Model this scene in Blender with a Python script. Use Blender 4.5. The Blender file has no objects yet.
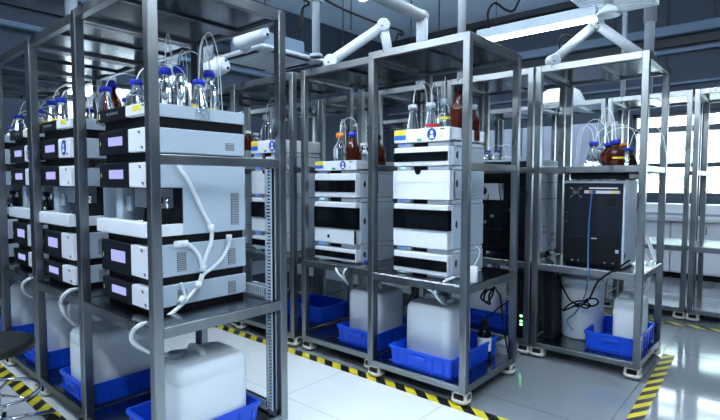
import bpy, bmesh, math, random
from mathutils import Vector, Matrix
random.seed(7)
S = bpy.context.scene
C = S.collection
PI = math.pi

# ------------------------------------------------------------------ camera
F_PX, PITCH, ROLL, YAW, EYE = 497.8, math.radians(3.237), math.radians(.1), math.radians(49.11), 1.27
def _cam_axes():
    # x runs along the rack rows towards the right front, y runs from the camera side to the window wall
    cy, sy = math.cos(YAW), math.sin(YAW)
    def w(v):       # (right, forward, up) of the level camera -> world
        r, f, u = v
        return Vector((r * sy - f * cy, r * cy + f * sy, u))
    fw = Vector((0, math.cos(PITCH), -math.sin(PITCH))); up = Vector((0, math.sin(PITCH), math.cos(PITCH))); rt = Vector((1, 0, 0))
    r2 = rt * math.cos(ROLL) + up * math.sin(ROLL); u2 = up * math.cos(ROLL) - rt * math.sin(ROLL)
    return w(r2), w(u2), w(fw)
RT, UP, FW = _cam_axes()
EYE_P = Vector((0, 0, EYE))
def ray(px, py): return RT * ((px - 360) / F_PX) - UP * ((py - 210) / F_PX) + FW
def onx(px, py, X): d = ray(px, py); return EYE_P + d * (X / d.x)
def ony(px, py, Y): d = ray(px, py); return EYE_P + d * (Y / d.y)
def onz(px, py, Z): d = ray(px, py); return EYE_P + d * ((Z - EYE) / d.z)
def atd(px, py, D): return EYE_P + ray(px, py) * D
cam_d = bpy.data.cameras.new('camera'); cam = bpy.data.objects.new('camera', cam_d); C.objects.link(cam)
cam_d.sensor_width = 36; cam_d.lens = F_PX / 720 * 36; cam_d.clip_start = .02
M = Matrix((RT, UP, -FW)).transposed().to_4x4(); M.translation = EYE_P; cam.matrix_world = M
S.camera = cam

# ------------------------------------------------------------------ materials
MAT = {}
def mat(name, col, rough=.5, metal=0, spec=.5, trans=0, ior=1.45, emit=None, es=0, noise=None, bump=None, coat=0, alpha=1, sss=0):
    m = bpy.data.materials.new(name); m.use_nodes = True
    nt = m.node_tree; b = nt.nodes['Principled BSDF']
    b.inputs['Base Color'].default_value = (*col, 1); b.inputs['Roughness'].default_value = rough
    b.inputs['Metallic'].default_value = metal; b.inputs['Specular IOR Level'].default_value = spec
    b.inputs['Transmission Weight'].default_value = trans; b.inputs['IOR'].default_value = ior
    b.inputs['Coat Weight'].default_value = coat
    if emit: b.inputs['Emission Color'].default_value = (*emit, 1); b.inputs['Emission Strength'].default_value = es
    if noise:   # (scale xyz, colour spread, roughness spread)
        tc = nt.nodes.new('ShaderNodeTexCoord'); mp = nt.nodes.new('ShaderNodeMapping'); mp.inputs['Scale'].default_value = noise[0]
        nz = nt.nodes.new('ShaderNodeTexNoise'); nz.inputs['Scale'].default_value = 1; nz.inputs['Detail'].default_value = 4
        nt.links.new(tc.outputs['Object'], mp.inputs['Vector']); nt.links.new(mp.outputs['Vector'], nz.inputs['Vector'])
        cr = nt.nodes.new('ShaderNodeMapRange'); cr.inputs['From Min'].default_value = .3; cr.inputs['From Max'].default_value = .7
        cr.inputs['To Min'].default_value = 1 - noise[1]; cr.inputs['To Max'].default_value = 1 + noise[1]
        nt.links.new(nz.outputs['Fac'], cr.inputs['Value'])
        mx = nt.nodes.new('ShaderNodeVectorMath'); mx.operation = 'SCALE'; mx.inputs[0].default_value = col
        nt.links.new(cr.outputs['Result'], mx.inputs['Scale']); nt.links.new(mx.outputs['Vector'], b.inputs['Base Color'])
        rr = nt.nodes.new('ShaderNodeMapRange'); rr.inputs['From Min'].default_value = .3; rr.inputs['From Max'].default_value = .7
        rr.inputs['To Min'].default_value = max(.02, rough - noise[2]); rr.inputs['To Max'].default_value = rough + noise[2]
        nt.links.new(nz.outputs['Fac'], rr.inputs['Value']); nt.links.new(rr.outputs['Result'], b.inputs['Roughness'])
    MAT[name] = m; return m
mat('steel', (.25, .275, .29), .34, 1, noise=((9, 9, 3), .10, .09))
mat('steel_sheet', (.20, .225, .25), .20, 1, noise=((3, 3, 3), .08, .07))
mat('chrome', (.75, .77, .8), .08, 1)
mat('pale_casing', (.44, .53, .62), .45, noise=((4, 4, 4), .03, .05))
mat('white_enamel', (.78, .82, .88), .35)
mat('white_plastic', (.80, .83, .87), .35)
mat('cream_plastic', (.66, .66, .60), .4)
mat('grey_plastic', (.30, .34, .40), .4)
mat('pale_grey', (.50, .55, .62), .45)
mat('black_plastic', (.005, .006, .009), .45, spec=.25)
mat('black_gloss', (.002, .003, .005), .10, spec=.3)
mat('dark_panel', (.007, .008, .014), .35, spec=.25)
mat('navy_casing', (.007, .011, .019), .42, spec=.25)
mat('dark_grille', (.13, .15, .18), .6)
mat('rubber', (.012, .012, .013), .65)
mat('cable_black', (.004, .004, .005), .6, spec=.12)
mat('cable_blue', (.04, .15, .34), .4)
mat('bin_blue', (.004, .075, .68), .33)
mat('cap_blue', (.010, .030, .46), .35)
mat('cap_grey', (.38, .46, .54), .4)
mat('cap_orange', (.75, .24, .03), .4)
mat('cap_white', (.75, .78, .8), .4)
mat('red', (.55, .02, .03), .4)
mat('sign_blue', (.006, .05, .42), .4)
mat('sticker_yellow', (.80, .66, .06), .5)
mat('sticker_blue', (.03, .16, .58), .5)
mat('sticker_green', (.02, .35, .16), .5)
mat('label_white', (.78, .80, .82), .5)
mat('ink', (.05, .07, .12), .5)
mat('can_plastic', (.74, .81, .86), .38)
mat('glass_clear', (.93, .97, 1), .02, trans=1, ior=1.33)
mat('glass_amber', (.10, .014, .005), .05, trans=.62, ior=1.4)
mat('tubing', (.85, .90, .95), .25)
mat('hose_white', (.80, .84, .88), .3)
mat('lcd', (.04, .04, .10), .3, emit=(.50, .53, 1.0), es=.40)
mat('led_green', (.2, .7, .3), .3, emit=(.25, 1, .35), es=2.5)
mat('led_lime', (.6, .8, .1), .3, emit=(.5, .9, .1), es=.12)
mat('led_blue', (.1, .3, .8), .3, emit=(.1, .32, 1), es=.3)
mat('led_pale', (.5, .8, .7), .3, emit=(.5, .95, .85), es=.3)
mat('lamp_tube', (1, 1, 1), .5, emit=(.86, .94, 1), es=34)
mat('ceiling_fill_tube', (1, 1, 1), .5, emit=(.86, .94, 1), es=18)  # glow of the unseen high tubes added to brighten the ceiling
mat('lamp_diffuser', (1, 1, 1), .5, emit=(.86, .94, 1), es=9)
mat('lamp_housing', (.42, .50, .60), .4)
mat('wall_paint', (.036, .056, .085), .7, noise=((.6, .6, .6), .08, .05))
mat('wall_light', (.20, .23, .26), .7)
mat('ceiling_paint', (.62, .77, .93), .75, noise=((.5, .5, .5), .12, .05))
mat('beam_paint', (.12, .18, .26), .7)
mat('dark_trim', (.02, .028, .04), .6)
mat('frame_dark', (.05, .065, .085), .45)
mat('pipe_white', (.30, .34, .385), .45)
mat('arm_white', (.42, .47, .52), .4)
mat('cupboard', (.36, .42, .54), .5)
mat('worktop', (.62, .66, .70), .3)
mat('wood_leaf', (.72, .80, .70), .8, noise=((3, 3, 3), .5, .05))
mat('bark', (.10, .08, .06), .9)
mat('ground_out', (.35, .38, .36), .9)
mat('seat_black', (.012, .013, .015), .42)

def glass_pane():
    m = bpy.data.materials.new('window_glass'); m.use_nodes = True; nt = m.node_tree; nt.nodes.clear()
    o = nt.nodes.new('ShaderNodeOutputMaterial'); t = nt.nodes.new('ShaderNodeBsdfTransparent'); g = nt.nodes.new('ShaderNodeBsdfGlossy')
    g.inputs['Roughness'].default_value = .02; t.inputs['Color'].default_value = (.93, .97, .98, 1)
    mx = nt.nodes.new('ShaderNodeMixShader'); mx.inputs[0].default_value = .06
    nt.links.new(t.outputs[0], mx.inputs[1]); nt.links.new(g.outputs[0], mx.inputs[2]); nt.links.new(mx.outputs[0], o.inputs[0])
    MAT['window_glass'] = m
glass_pane()

def plastic_film(name, col, fac):      # milky see-through plastic
    m = bpy.data.materials.new(name); m.use_nodes = True; nt = m.node_tree; b = nt.nodes['Principled BSDF']
    b.inputs['Base Color'].default_value = (*col, 1); b.inputs['Roughness'].default_value = .2
    o = nt.nodes['Material Output']; t = nt.nodes.new('ShaderNodeBsdfTransparent'); mx = nt.nodes.new('ShaderNodeMixShader')
    mx.inputs[0].default_value = fac
    nt.links.new(t.outputs[0], mx.inputs[1]); nt.links.new(b.outputs[0], mx.inputs[2]); nt.links.new(mx.outputs[0], o.inputs[0]); MAT[name] = m
plastic_film('hood_film', (.85, .92, .97), .80)

def floor_mat():
    m = bpy.data.materials.new('floor_tiles'); m.use_nodes = True; nt = m.node_tree; b = nt.nodes['Principled BSDF']
    N = nt.nodes.new; L = nt.links.new
    def math_(op, a, bb=None):
        n = N('ShaderNodeMath'); n.operation = op
        for i, v in enumerate((a, bb)):
            if v is None: continue
            if isinstance(v, (int, float)): n.inputs[i].default_value = v
            else: L(v, n.inputs[i])
        return n.outputs[0]
    tc = N('ShaderNodeTexCoord'); sp = N('ShaderNodeSeparateXYZ'); L(tc.outputs['Object'], sp.inputs[0])
    def seam(v, off, pitch, wd):
        f = math_('FRACT', math_('DIVIDE', math_('ADD', v, off), pitch))
        d = math_('MINIMUM', f, math_('SUBTRACT', 1, f))
        return math_('LESS_THAN', d, wd / pitch)
    sx = seam(sp.outputs['X'], 2.232 + 7.75, .775, .0022); sy = seam(sp.outputs['Y'], -1.889 + 8.1, .81, .0022)
    sm = math_('MAXIMUM', sx, sy)
    # the aisle between the two rack rows is toned white, the front strip in between, the rest grey
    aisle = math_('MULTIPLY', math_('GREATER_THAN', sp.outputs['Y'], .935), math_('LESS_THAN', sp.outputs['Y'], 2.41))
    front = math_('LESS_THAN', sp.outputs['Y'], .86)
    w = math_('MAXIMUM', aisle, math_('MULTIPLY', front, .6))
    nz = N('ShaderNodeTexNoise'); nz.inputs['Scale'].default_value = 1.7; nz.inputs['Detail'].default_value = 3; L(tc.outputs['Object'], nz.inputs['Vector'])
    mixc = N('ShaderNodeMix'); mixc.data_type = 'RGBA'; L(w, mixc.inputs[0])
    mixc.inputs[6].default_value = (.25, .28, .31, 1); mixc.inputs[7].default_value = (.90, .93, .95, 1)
    mixn = N('ShaderNodeMix'); mixn.data_type = 'RGBA'; mixn.blend_type = 'MULTIPLY'; mixn.inputs[0].default_value = .10
    L(mixc.outputs[2], mixn.inputs[6]); L(nz.outputs['Fac'], mixn.inputs[7])
    mixs = N('ShaderNodeMix'); mixs.data_type = 'RGBA'; L(sm, mixs.inputs[0]); L(mixn.outputs[2], mixs.inputs[6])
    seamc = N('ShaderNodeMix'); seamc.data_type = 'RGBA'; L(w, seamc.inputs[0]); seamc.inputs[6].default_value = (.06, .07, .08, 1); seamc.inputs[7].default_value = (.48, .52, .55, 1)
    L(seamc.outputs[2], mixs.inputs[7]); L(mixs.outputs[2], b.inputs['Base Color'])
    rr = N('ShaderNodeMapRange'); rr.inputs['To Min'].default_value = .05; rr.inputs['To Max'].default_value = .12; L(nz.outputs['Fac'], rr.inputs['Value']); L(rr.outputs[0], b.inputs['Roughness'])
    b.inputs['Specular IOR Level'].default_value = .55
    MAT['floor_tiles'] = m
floor_mat()

def hazard_mat(axis, pitch=.155):
    nm = 'hazard_' + axis; m = bpy.data.materials.new(nm); m.use_nodes = True; nt = m.node_tree; b = nt.nodes['Principled BSDF']
    N = nt.nodes.new; L = nt.links.new
    tc = N('ShaderNodeTexCoord'); sp = N('ShaderNodeSeparateXYZ'); L(tc.outputs['Object'], sp.inputs[0])
    a = N('ShaderNodeMath'); a.operation = 'ADD' if axis == 'x' else 'SUBTRACT'; xm = N('ShaderNodeMath'); xm.operation = 'MULTIPLY'; xm.inputs[1].default_value = 1 if axis == 'x' else 1.8; L(sp.outputs['X'], xm.inputs[0]); L(xm.outputs[0], a.inputs[0]); L(sp.outputs['Y'], a.inputs[1])
    d = N('ShaderNodeMath'); d.operation = 'DIVIDE'; L(a.outputs[0], d.inputs[0]); d.inputs[1].default_value = pitch
    f = N('ShaderNodeMath'); f.operation = 'FRACT'; L(d.outputs[0], f.inputs[0])
    g = N('ShaderNodeMath'); g.operation = 'GREATER_THAN'; L(f.outputs[0], g.inputs[0]); g.inputs[1].default_value = .5
    mx = N('ShaderNodeMix'); mx.data_type = 'RGBA'; L(g.outputs[0], mx.inputs[0]); mx.inputs[6].default_value = (.012, .013, .016, 1); mx.inputs[7].default_value = (.72, .60, .03, 1)
    L(mx.outputs[2], b.inputs['Base Color']); b.inputs['Roughness'].default_value = .35; MAT[nm] = m
hazard_mat('x'); hazard_mat('y')

# ------------------------------------------------------------------ mesh helpers
class MB:
    """collects shapes in world metres, then links them as ONE mesh object"""
    def __init__(s): s.bm = bmesh.new()
    def box(s, x0, x1, y0, y1, z0, z1, bev=0, seg=1):
        vs = [s.bm.verts.new((x, y, z)) for x in (x0, x1) for y in (y0, y1) for z in (z0, z1)]
        fs = [s.bm.faces.new([vs[i] for i in q]) for q in ((0, 1, 3, 2), (4, 6, 7, 5), (0, 4, 5, 1), (2, 3, 7, 6), (0, 2, 6, 4), (1, 5, 7, 3))]
        if bev:
            es = list({e for f in fs for e in f.edges})
            bmesh.ops.bevel(s.bm, geom=es, offset=bev, segments=seg, profile=.5, affect='EDGES')
        return s
    def loft(s, rings, cap0=True, cap1=True, smooth=True):
        rv = [[s.bm.verts.new(p) for p in r] for r in rings]; n = len(rings[0])
        for a, b in zip(rv, rv[1:]):
            for i in range(n):
                f = s.bm.faces.new((a[i], a[(i + 1) % n], b[(i + 1) % n], b[i])); f.smooth = smooth
        if cap0: s.bm.faces.new(list(reversed(rv[0])))
        if cap1: s.bm.faces.new(rv[-1])
        return s
    def cyl(s, p, q, r, r2=None, n=16, smooth=True, caps=True):
        p, q = Vector(p), Vector(q); d = (q - p).normalized(); u = d.orthogonal().normalized(); v = d.cross(u)
        r2 = r if r2 is None else r2
        def ring(c, rad): return [c + (u * math.cos(2 * PI * i / n) + v * math.sin(2 * PI * i / n)) * rad for i in range(n)]
        return s.loft([ring(p, r), ring(q, r2)], caps, caps, smooth)
    def lathe(s, c, prof, n=20, axis=None, smooth=True, caps=True):
        c = Vector(c); d = Vector(axis or (0, 0, 1)).normalized(); u = Vector((1, 0, 0)) if abs(d.x) < .9 else Vector((0, 1, 0))
        u = (u - d * u.dot(d)).normalized(); v = d.cross(u)
        return s.loft([[c + d * z + (u * math.cos(2 * PI * i / n) + v * math.sin(2 * PI * i / n)) * max(r, 1e-4) for i in range(n)] for r, z in prof], caps, caps, smooth)
    def tube(s, pts, r, n=8, sub=6, smooth_path=True):
        P = [Vector(p) for p in pts]
        if smooth_path and len(P) > 2:
            Q = []; E = [P[0] * 2 - P[1]] + P + [P[-1] * 2 - P[-2]]
            for i in range(1, len(E) - 2):
                a, b, c, d = E[i - 1:i + 3]
                for k in range(sub):
                    t = k / sub
                    Q.append(.5 * ((2 * b) + (c - a) * t + (2 * a - 5 * b + 4 * c - d) * t * t + (3 * b - a - 3 * c + d) * t ** 3))
            Q.append(P[-1]); P = Q
        rings = []; u = None
        for i, p in enumerate(P):
            d = (P[min(i + 1, len(P) - 1)] - P[max(i - 1, 0)]).normalized()
            if u is None: u = d.orthogonal().normalized()
            u = (u - d * u.dot(d)); u = u.normalized() if u.length > 1e-6 else d.orthogonal().normalized(); v = d.cross(u)
            rings.append([p + (u * math.cos(2 * PI * k / n) + v * math.sin(2 * PI * k / n)) * r for k in range(n)])
        return s.loft(rings)
    def squircle(s, cx, cy, secs, e=5, n=32, cap0=True, cap1=True):
        """secs: (z, half x, half y[, exponent])"""
        R = []
        for q in secs:
            z, a, b = q[:3]; ee = q[3] if len(q) > 3 else e; ring = []
            for i in range(n):
                t = 2 * PI * (i + .5) / n; c, w = math.cos(t), math.sin(t)
                ring.append((cx + a * math.copysign(abs(c) ** (2 / ee), c), cy + b * math.copysign(abs(w) ** (2 / ee), w), z))
            R.append(ring)
        return s.loft(R, cap0, cap1)
    def prism(s, pts, ext):
        """flat outline pts (3-D, planar) extruded by vector ext"""
        ext = Vector(ext); a = [Vector(p) for p in pts]
        return s.loft([a, [p + ext for p in a]], smooth=False)
    def ball(s, c, r, sc=(1, 1, 1), n=12):
        prof = [(r * math.sin(PI * k / 8) if 0 < k < 8 else 1e-4, -r * math.cos(PI * k / 8)) for k in range(9)]
        c = Vector(c)
        return s.loft([[c + Vector((math.cos(2 * PI * i / n) * a * sc[0], math.sin(2 * PI * i / n) * a * sc[1], z * sc[2])) for i in range(n)] for a, z in prof])
    def build(s, name, m, parent=None, origin=None):
        bmesh.ops.recalc_face_normals(s.bm, faces=s.bm.faces)
        org = world_of(parent) if parent else Vector(origin or (0, 0, 0))
        bmesh.ops.translate(s.bm, verts=s.bm.verts, vec=-org)
        me = bpy.data.meshes.new(name); s.bm.to_mesh(me); s.bm.free(); me.materials.append(MAT[m])
        o = bpy.data.objects.new(name, me); C.objects.link(o)
        if parent: o.parent = parent
        else: o.location = org
        return o
def world_of(o):
    v = Vector((0, 0, 0))
    while o: v += o.location; o = o.parent
    return v
def tag(o, label=None, cat=None, group=None, kind=None):
    if label: o['label'] = label
    if cat: o['category'] = cat
    if group: o['group'] = group
    if kind: o['kind'] = kind
    return o
def thing(name, loc, label, cat, group=None):
    o = bpy.data.objects.new(name, None); C.objects.link(o); o.location = loc; o.empty_display_size = .05
    return tag(o, label, cat, group)
def struct(name, mb, m): return tag(mb.build(name, m), kind='structure')
KIDS = {}
def kids(o): return [c for c in C.objects if c.parent is o]
def copy_tree(o, parent=None, cmap=None):
    if cmap is None:
        cmap = {}
        for c in C.objects:
            if c.parent: cmap.setdefault(c.parent.name, []).append(c)
    c = o.copy(); C.objects.link(c); c.parent = parent
    for ch in cmap.get(o.name, []): copy_tree(ch, c, cmap)
    return c
def place_copy(o, loc, label, group=None, rotz=0):
    c = copy_tree(o); c.location = loc; c.rotation_euler = (0, 0, rotz); c['label'] = label
    if group: c['group'] = group
    return c

# ------------------------------------------------------------------ room
XL, XR, YB, YF, ZC = -6.45, 3.2, 8.4, -1.8, 4.1
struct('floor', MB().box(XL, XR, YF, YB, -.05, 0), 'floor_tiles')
struct('ceiling', MB().box(XL, XR, YF, YB, ZC, ZC + .1), 'ceiling_paint')
def wall_open(axis, c0, c1, a0, a1, z1, ops):
    """wall slab between c0..c1 across its thickness, a0..a1 along, with openings (a,b,z0,z1)"""
    mb = MB()
    def bx(p, q, u, v):
        if q - p > 1e-4 and v - u > 1e-4:
            mb.box(p, q, c0, c1, u, v) if axis == 'x' else mb.box(c0, c1, p, q, u, v)
    cur = a0
    for a, b, u, v in ops:
        bx(cur, a, 0, z1); bx(a, b, 0, u); bx(a, b, v, z1); cur = b
    bx(cur, a1, 0, z1)
    return mb
back_ops = [(-5.9, -4.2, 1.06, 2.28), (-1.85, -.05, 1.06, 2.28), (.15, 1.95, 1.06, 2.28)]
left_ops = [(2.15, 3.35, 1.25, 2.5)]
struct('wall_back', wall_open('x', YB, YB + .2, XL - .2, XR + .2, ZC, back_ops), 'wall_paint')
struct('wall_left', wall_open('y', XL - .2, XL, YF, YB, ZC, left_ops), 'wall_paint')
struct('wall_right', MB().box(XR, XR + .2, YF, YB, 0, ZC), 'wall_light')
struct('wall_front', MB().box(XL - .2, XR + .2, YF - .2, YF, 0, ZC), 'wall_light')
wn = 0
def window(axis, c, a, b, z0, z1):
    global wn; wn += 1
    mb = MB(); t = .035
    def bx(p, q, u, v, e=.03): mb.box(p, q, c - e, c + e, u, v) if axis == 'x' else mb.box(c - e, c + e, p, q, u, v)
    bx(a, b, z0, z0 + .06); bx(a, b, z1 - .05, z1); bx(a, a + .05, z0, z1); bx(b - .05, b, z0, z1)
    zt = z1 - .2; bx(a, b, zt - .08, zt)
    zm = z0 + (zt - z0) * .42; bx(a, b, zm, zm + .06)
    nm = 2
    for k in range(1, nm): x = a + (b - a) * k / nm; bx(x - .03, x + .03, z0, z1)
    w = struct('window_%d' % wn, mb, 'frame_dark')
    g = MB(); g.box(a + .04, b - .04, c - .004, c + .004, z0 + .03, z1 - .03) if axis == 'x' else g.box(c - .004, c + .004, a + .04, b - .04, z0 + .03, z1 - .03)
    p = g.build('pane', 'window_glass', w)
for a, b, u, v in back_ops: window('x', YB + .08, a, b, u, v)
for a, b, u, v in left_ops: window('y', XL - .08, a, b, u, v)
# ledges, ducts and dark strips of the upper walls
struct('trim_1', MB().box(XL, XR, YB - .16, YB, 3.34, 3.47, .01), 'beam_paint')
struct('trim_2', MB().box(XL, XR, YB - .06, YB, 3.20, 3.30), 'dark_trim')
struct('trim_3', MB().box(XL, XR, YB - .09, YB, 3.10, 3.15), 'beam_paint')
struct('trim_4', MB().box(XL, XR, YB - .06, YB, 2.66, 2.69), 'beam_paint')
struct('trim_5', MB().box(XL, XR, YB - .25, YB, 4.0, ZC), 'dark_trim')
struct('trim_6', MB().box(XL, XL + .16, YF, YB, 3.34, 3.47, .01), 'beam_paint')
struct('trim_7', MB().box(XL, XL + .10, YF, YB, 2.92, 2.98, .01), 'beam_paint')
struct('trim_8', MB().box(XL, XL + .06, YF, YB, 3.16, 3.22), 'dark_trim')
mb = MB()
for x in (-2.15, -1.45, -.9, -.1, .5): mb.box(x, x + .03, YB - .02, YB, 3.48, 4.0)
for x in (-1.45, .5): mb.box(x, x + .03, YB - .02, YB, 2.3, 3.1)
struct('trim_9', mb, 'dark_trim')
# ceiling beams across the room
for i, (y, w, h) in enumerate(((3.1, .3, .22),)):
    struct('trim_%d' % (10 + i), MB().box(XL, XR, y, y + w, ZC - h, ZC), 'beam_paint')
# outside
struct('ground_outside', MB().box(-30, 25, YB + .3, 40, -.3, -.05), 'ground_out')
def tree(x, y, h, r, label):
    t = thing('tree', (x, y, -.05), label, 'tree', 'trees outside the windows')
    MB().cyl((x, y, -.05), (x, y, h * .6), .12, .07, 8).build('trunk', 'bark', t)
    bm = bmesh.new(); rnd = random.Random(int(x * 10))
    for k in range(900):
        a, b = rnd.uniform(0, 2 * PI), rnd.gauss(0, .55); rr = r * rnd.uniform(.55, 1)
        c = Vector((x + math.cos(a) * rr * math.cos(b), y + math.sin(a) * rr * math.cos(b), h * .62 + math.sin(b) * h * .42))
        s = rnd.uniform(.10, .2); u = Vector((rnd.gauss(0, 1), rnd.gauss(0, 1), rnd.gauss(0, 1))).normalized(); v = u.orthogonal().normalized()
        vs = [bm.verts.new(c + u * s), bm.verts.new(c + v * s * .6), bm.verts.new(c - u * s), bm.verts.new(c - v * s * .6)]; bm.faces.new(vs)
    q = MB(); q.bm.free(); q.bm = bm; q.build('crown', 'wood_leaf', t)
tree(-3.6, 13.5, 3.6, 1.7, 'leafy green tree outside the back window, behind the empty racks')
tree(-1.2, 14.5, 3.3, 1.6, 'leafy green tree outside, right of the other tree')

# hazard tape on the floor (thin, laid flat)
def tape(p, q, w, axis, label):
    p, q = Vector(p), Vector(q); d = (q - p).normalized(); n = Vector((-d.y, d.x, 0)) * w / 2
    o = MB().loft([[p + n, p - n, p - n + Vector((0, 0, .0015)), p + n + Vector((0, 0, .0015))], [q + n, q - n, q - n + Vector((0, 0, .0015)), q + n + Vector((0, 0, .0015))]], smooth=False).build('hazard_tape', 'hazard_' + axis)
    tag(o, label, 'floor tape', 'hazard tape on the floor')
tape((-5.9, .898, 0), (-1.0, .898, 0), .072, 'x', 'yellow and black hazard tape running beside the stool at lower left')
tape((-5.9, 2.446, 0), (-.535, 2.446, 0), .075, 'x', 'long yellow and black hazard tape along the white aisle, under the middle rack row')
tape((-.57, 2.485, 0), (-.635, 4.22, 0), .075, 'y', 'short yellow and black hazard tape along the right end of the dark instrument rack')
tape((-5.9, 5.20, 0), (1.6, 5.20, 0), .075, 'x', 'distant yellow and black hazard tape before the empty racks by the window')

# ------------------------------------------------------------------ racks
def caster(parent, x, y):
    c = MB()
    c.box(x - .036, x + .036, y - .036, y + .036, .068, .0745, .002)
    c.squircle(x, y, [(.012, .046, .040, 3), (.020, .054, .046, 3), (.034, .054, .046, 3), (.036, .046, .032, 3)], n=20)
    c.box(x - .046, x + .046, y - .008, y + .044, .03, .070, .006); c.box(x - .046, x - .030, y - .032, y + .03, .03, .068, .004); c.box(x + .030, x + .046, y - .032, y + .03, .03, .068, .004)
    b = c.build('caster', 'cream_plastic', parent)
    MB().cyl((x - .028, y - .012, .040), (x + .028, y - .012, .040), .026, n=16).build('wheel', 'rubber', b)
    MB().cyl((x, y, 0), (x, y, .013), .030, .026, 16).build('foot_pad', 'rubber', b)
    MB().cyl((x - .027, y - .034, .052), (x + .027, y - .034, .052), .009, n=10).build('adjuster', 'black_plastic', b)
def rack(x0, W, y0, label, D=.685, H=2.085, bar='sides', shelf=True, group='stainless steel racks', casters=True):
    t = .042; x1, y1 = x0 + W, y0 + D
    r = thing('steel_rack', (x0 + W / 2, y0 + D / 2, 0), label, 'rack', group)
    for x in (x0, x1 - t):
        for y in (y0, y1 - t): MB().box(x, x + t, y, y + t, .075, H - .001, .003).build('post', 'steel', r)
    def frame(z0, z1, nm, ex=.0):
        f = MB(); f.box(x0 + t, x1 - t, y0 + .002, y0 + t - .004, z0, z1, .002); f.box(x0 + t, x1 - t, y1 - t + .004, y1 - .002, z0, z1, .002)
        f.box(x0 + .002, x0 + t - .004, y0 + t, y1 - t, z0, z1, .002); f.box(x1 - t + .004, x1 - .002, y0 + t, y1 - t, z0, z1, .002)
        return f.build(nm, 'steel', r)
    frame(H - .045, H, 'top_frame')
    MB().box(x0 + .03, x1 - .03, y0 + .03, y1 - .03, H - .030, H - .006).build('top_panel', 'steel_sheet', r)
    MB().box(x0 + W / 2 - .05, x0 + W / 2 + .05, y0 + t, y1 - t, H - .043, H - .029, .003).build('top_stiffener', 'steel_sheet', r)
    if shelf:
        frame(.640, .684, 'middle_frame'); MB().box(x0 + .006, x1 - .006, y0 + .006, y1 - .006, .676, .690, .002).build('middle_shelf', 'steel_sheet', r)
    frame(.075, .108, 'lower_frame'); MB().box(x0 + .006, x1 - .006, y0 + .006, y1 - .006, .100, .115, .002).build('lower_shelf', 'steel_sheet', r)
    for x in (x0 + .004, x1 - t + .002): MB().box(x, x + t - .006, y0 + t, y1 - t, 1.337, 1.378, .002).build('side_bar', 'steel', r)
    if bar == 'shelf':
        for ya, yb in ((y0 + .002, y0 + t - .004), (y1 - t + .004, y1 - .002)): MB().box(x0 + t, x1 - t, ya, yb, 1.335, 1.378, .002).build('shelf_rail', 'steel', r)
        MB().box(x0 + .03, x1 - .03, y0 + .03, y1 - .03, 1.364, 1.376, .002).build('upper_shelf', 'steel_sheet', r)
    if bar == 'front':
        MB().box(x0 + t, x1 - t, y0 + .004, y0 + t - .004, 1.337, 1.378, .002).build('front_bar', 'steel', r)
    if casters:
        for x in (x0 + .045, x1 - .045):
            for y in (y0 + .040, y1 - .045): caster(r, x, y)
    return r
ordn = ['first', 'second', 'third', 'fourth', 'fifth', 'sixth', 'seventh', 'eighth']
R1X = [-2.630, -3.352, -4.075, -4.797, -5.519]
R1W = [.760, .712, .712, .712, .712]; R1Y = [.926, .940, .945, .950, .955]
lab1 = ['steel rack at left front, with open end towards the white aisle', 'second steel rack from the camera in the front left row', 'third steel rack from the camera in the front left row',
        'fourth steel rack from the camera in the front left row, at the photo edge', 'farthest steel rack in the front left row']
for i in range(5): rack(R1X[i], R1W[i], R1Y[i], lab1[i], group='racks of the front left row')
R2X = [-2.055, -2.765, -3.600, -4.320, -5.035]; R2W = [.715, .705, .770, .712, .712]; R2Y = [2.449, 2.520, 2.500, 2.52, 2.52]
lab2 = ['steel rack holding the tall white stack, right end of the middle row', 'steel rack in the middle row, left neighbour of the rack with the tall white stack',
        'third steel rack from the right in the middle row, behind the front left rack', 'fourth steel rack from the right in the middle row', 'farthest steel rack in the middle row']
for i in range(5): rack(R2X[i], R2W[i], R2Y[i], lab2[i], group='racks of the middle row')
R3X = [-1.400, -2.125, -2.850, -3.575, -4.30, -5.02]
lab3 = ['steel rack on the right, holding the dark instrument and a bottle shelf', 'steel rack back to back with the middle row, left of the dark instrument rack', 'third steel rack from the right in the row behind the middle row',
        'fourth steel rack from the right in the row behind the middle row', 'fifth steel rack from the right in the row behind the middle row', 'farthest steel rack in the row behind the middle row']
for i in range(6): rack(R3X[i], .712, 3.512, lab3[i], bar='shelf' if i == 0 else ('front' if i == 1 else 'sides'), group='racks of the right row')
R4X = [.045, -.685, -1.405, -2.13, -2.85, -3.575, -4.30, -5.02]
lab4 = ['empty steel rack by the window, beyond the right edge of the photo', 'empty steel rack by the window, cut by the right edge of the photo', 'empty steel rack by the window, seen right of the dark instrument',
        'steel rack by the window, behind the bottle shelf', 'fifth steel rack from the right in the window row', 'sixth steel rack from the right in the window row', 'seventh steel rack from the right in the window row', 'farthest steel rack in the window row']
for i in range(8): rack(R4X[i], .705, 5.36, lab4[i], group='racks of the window row', H=2.10)

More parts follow.
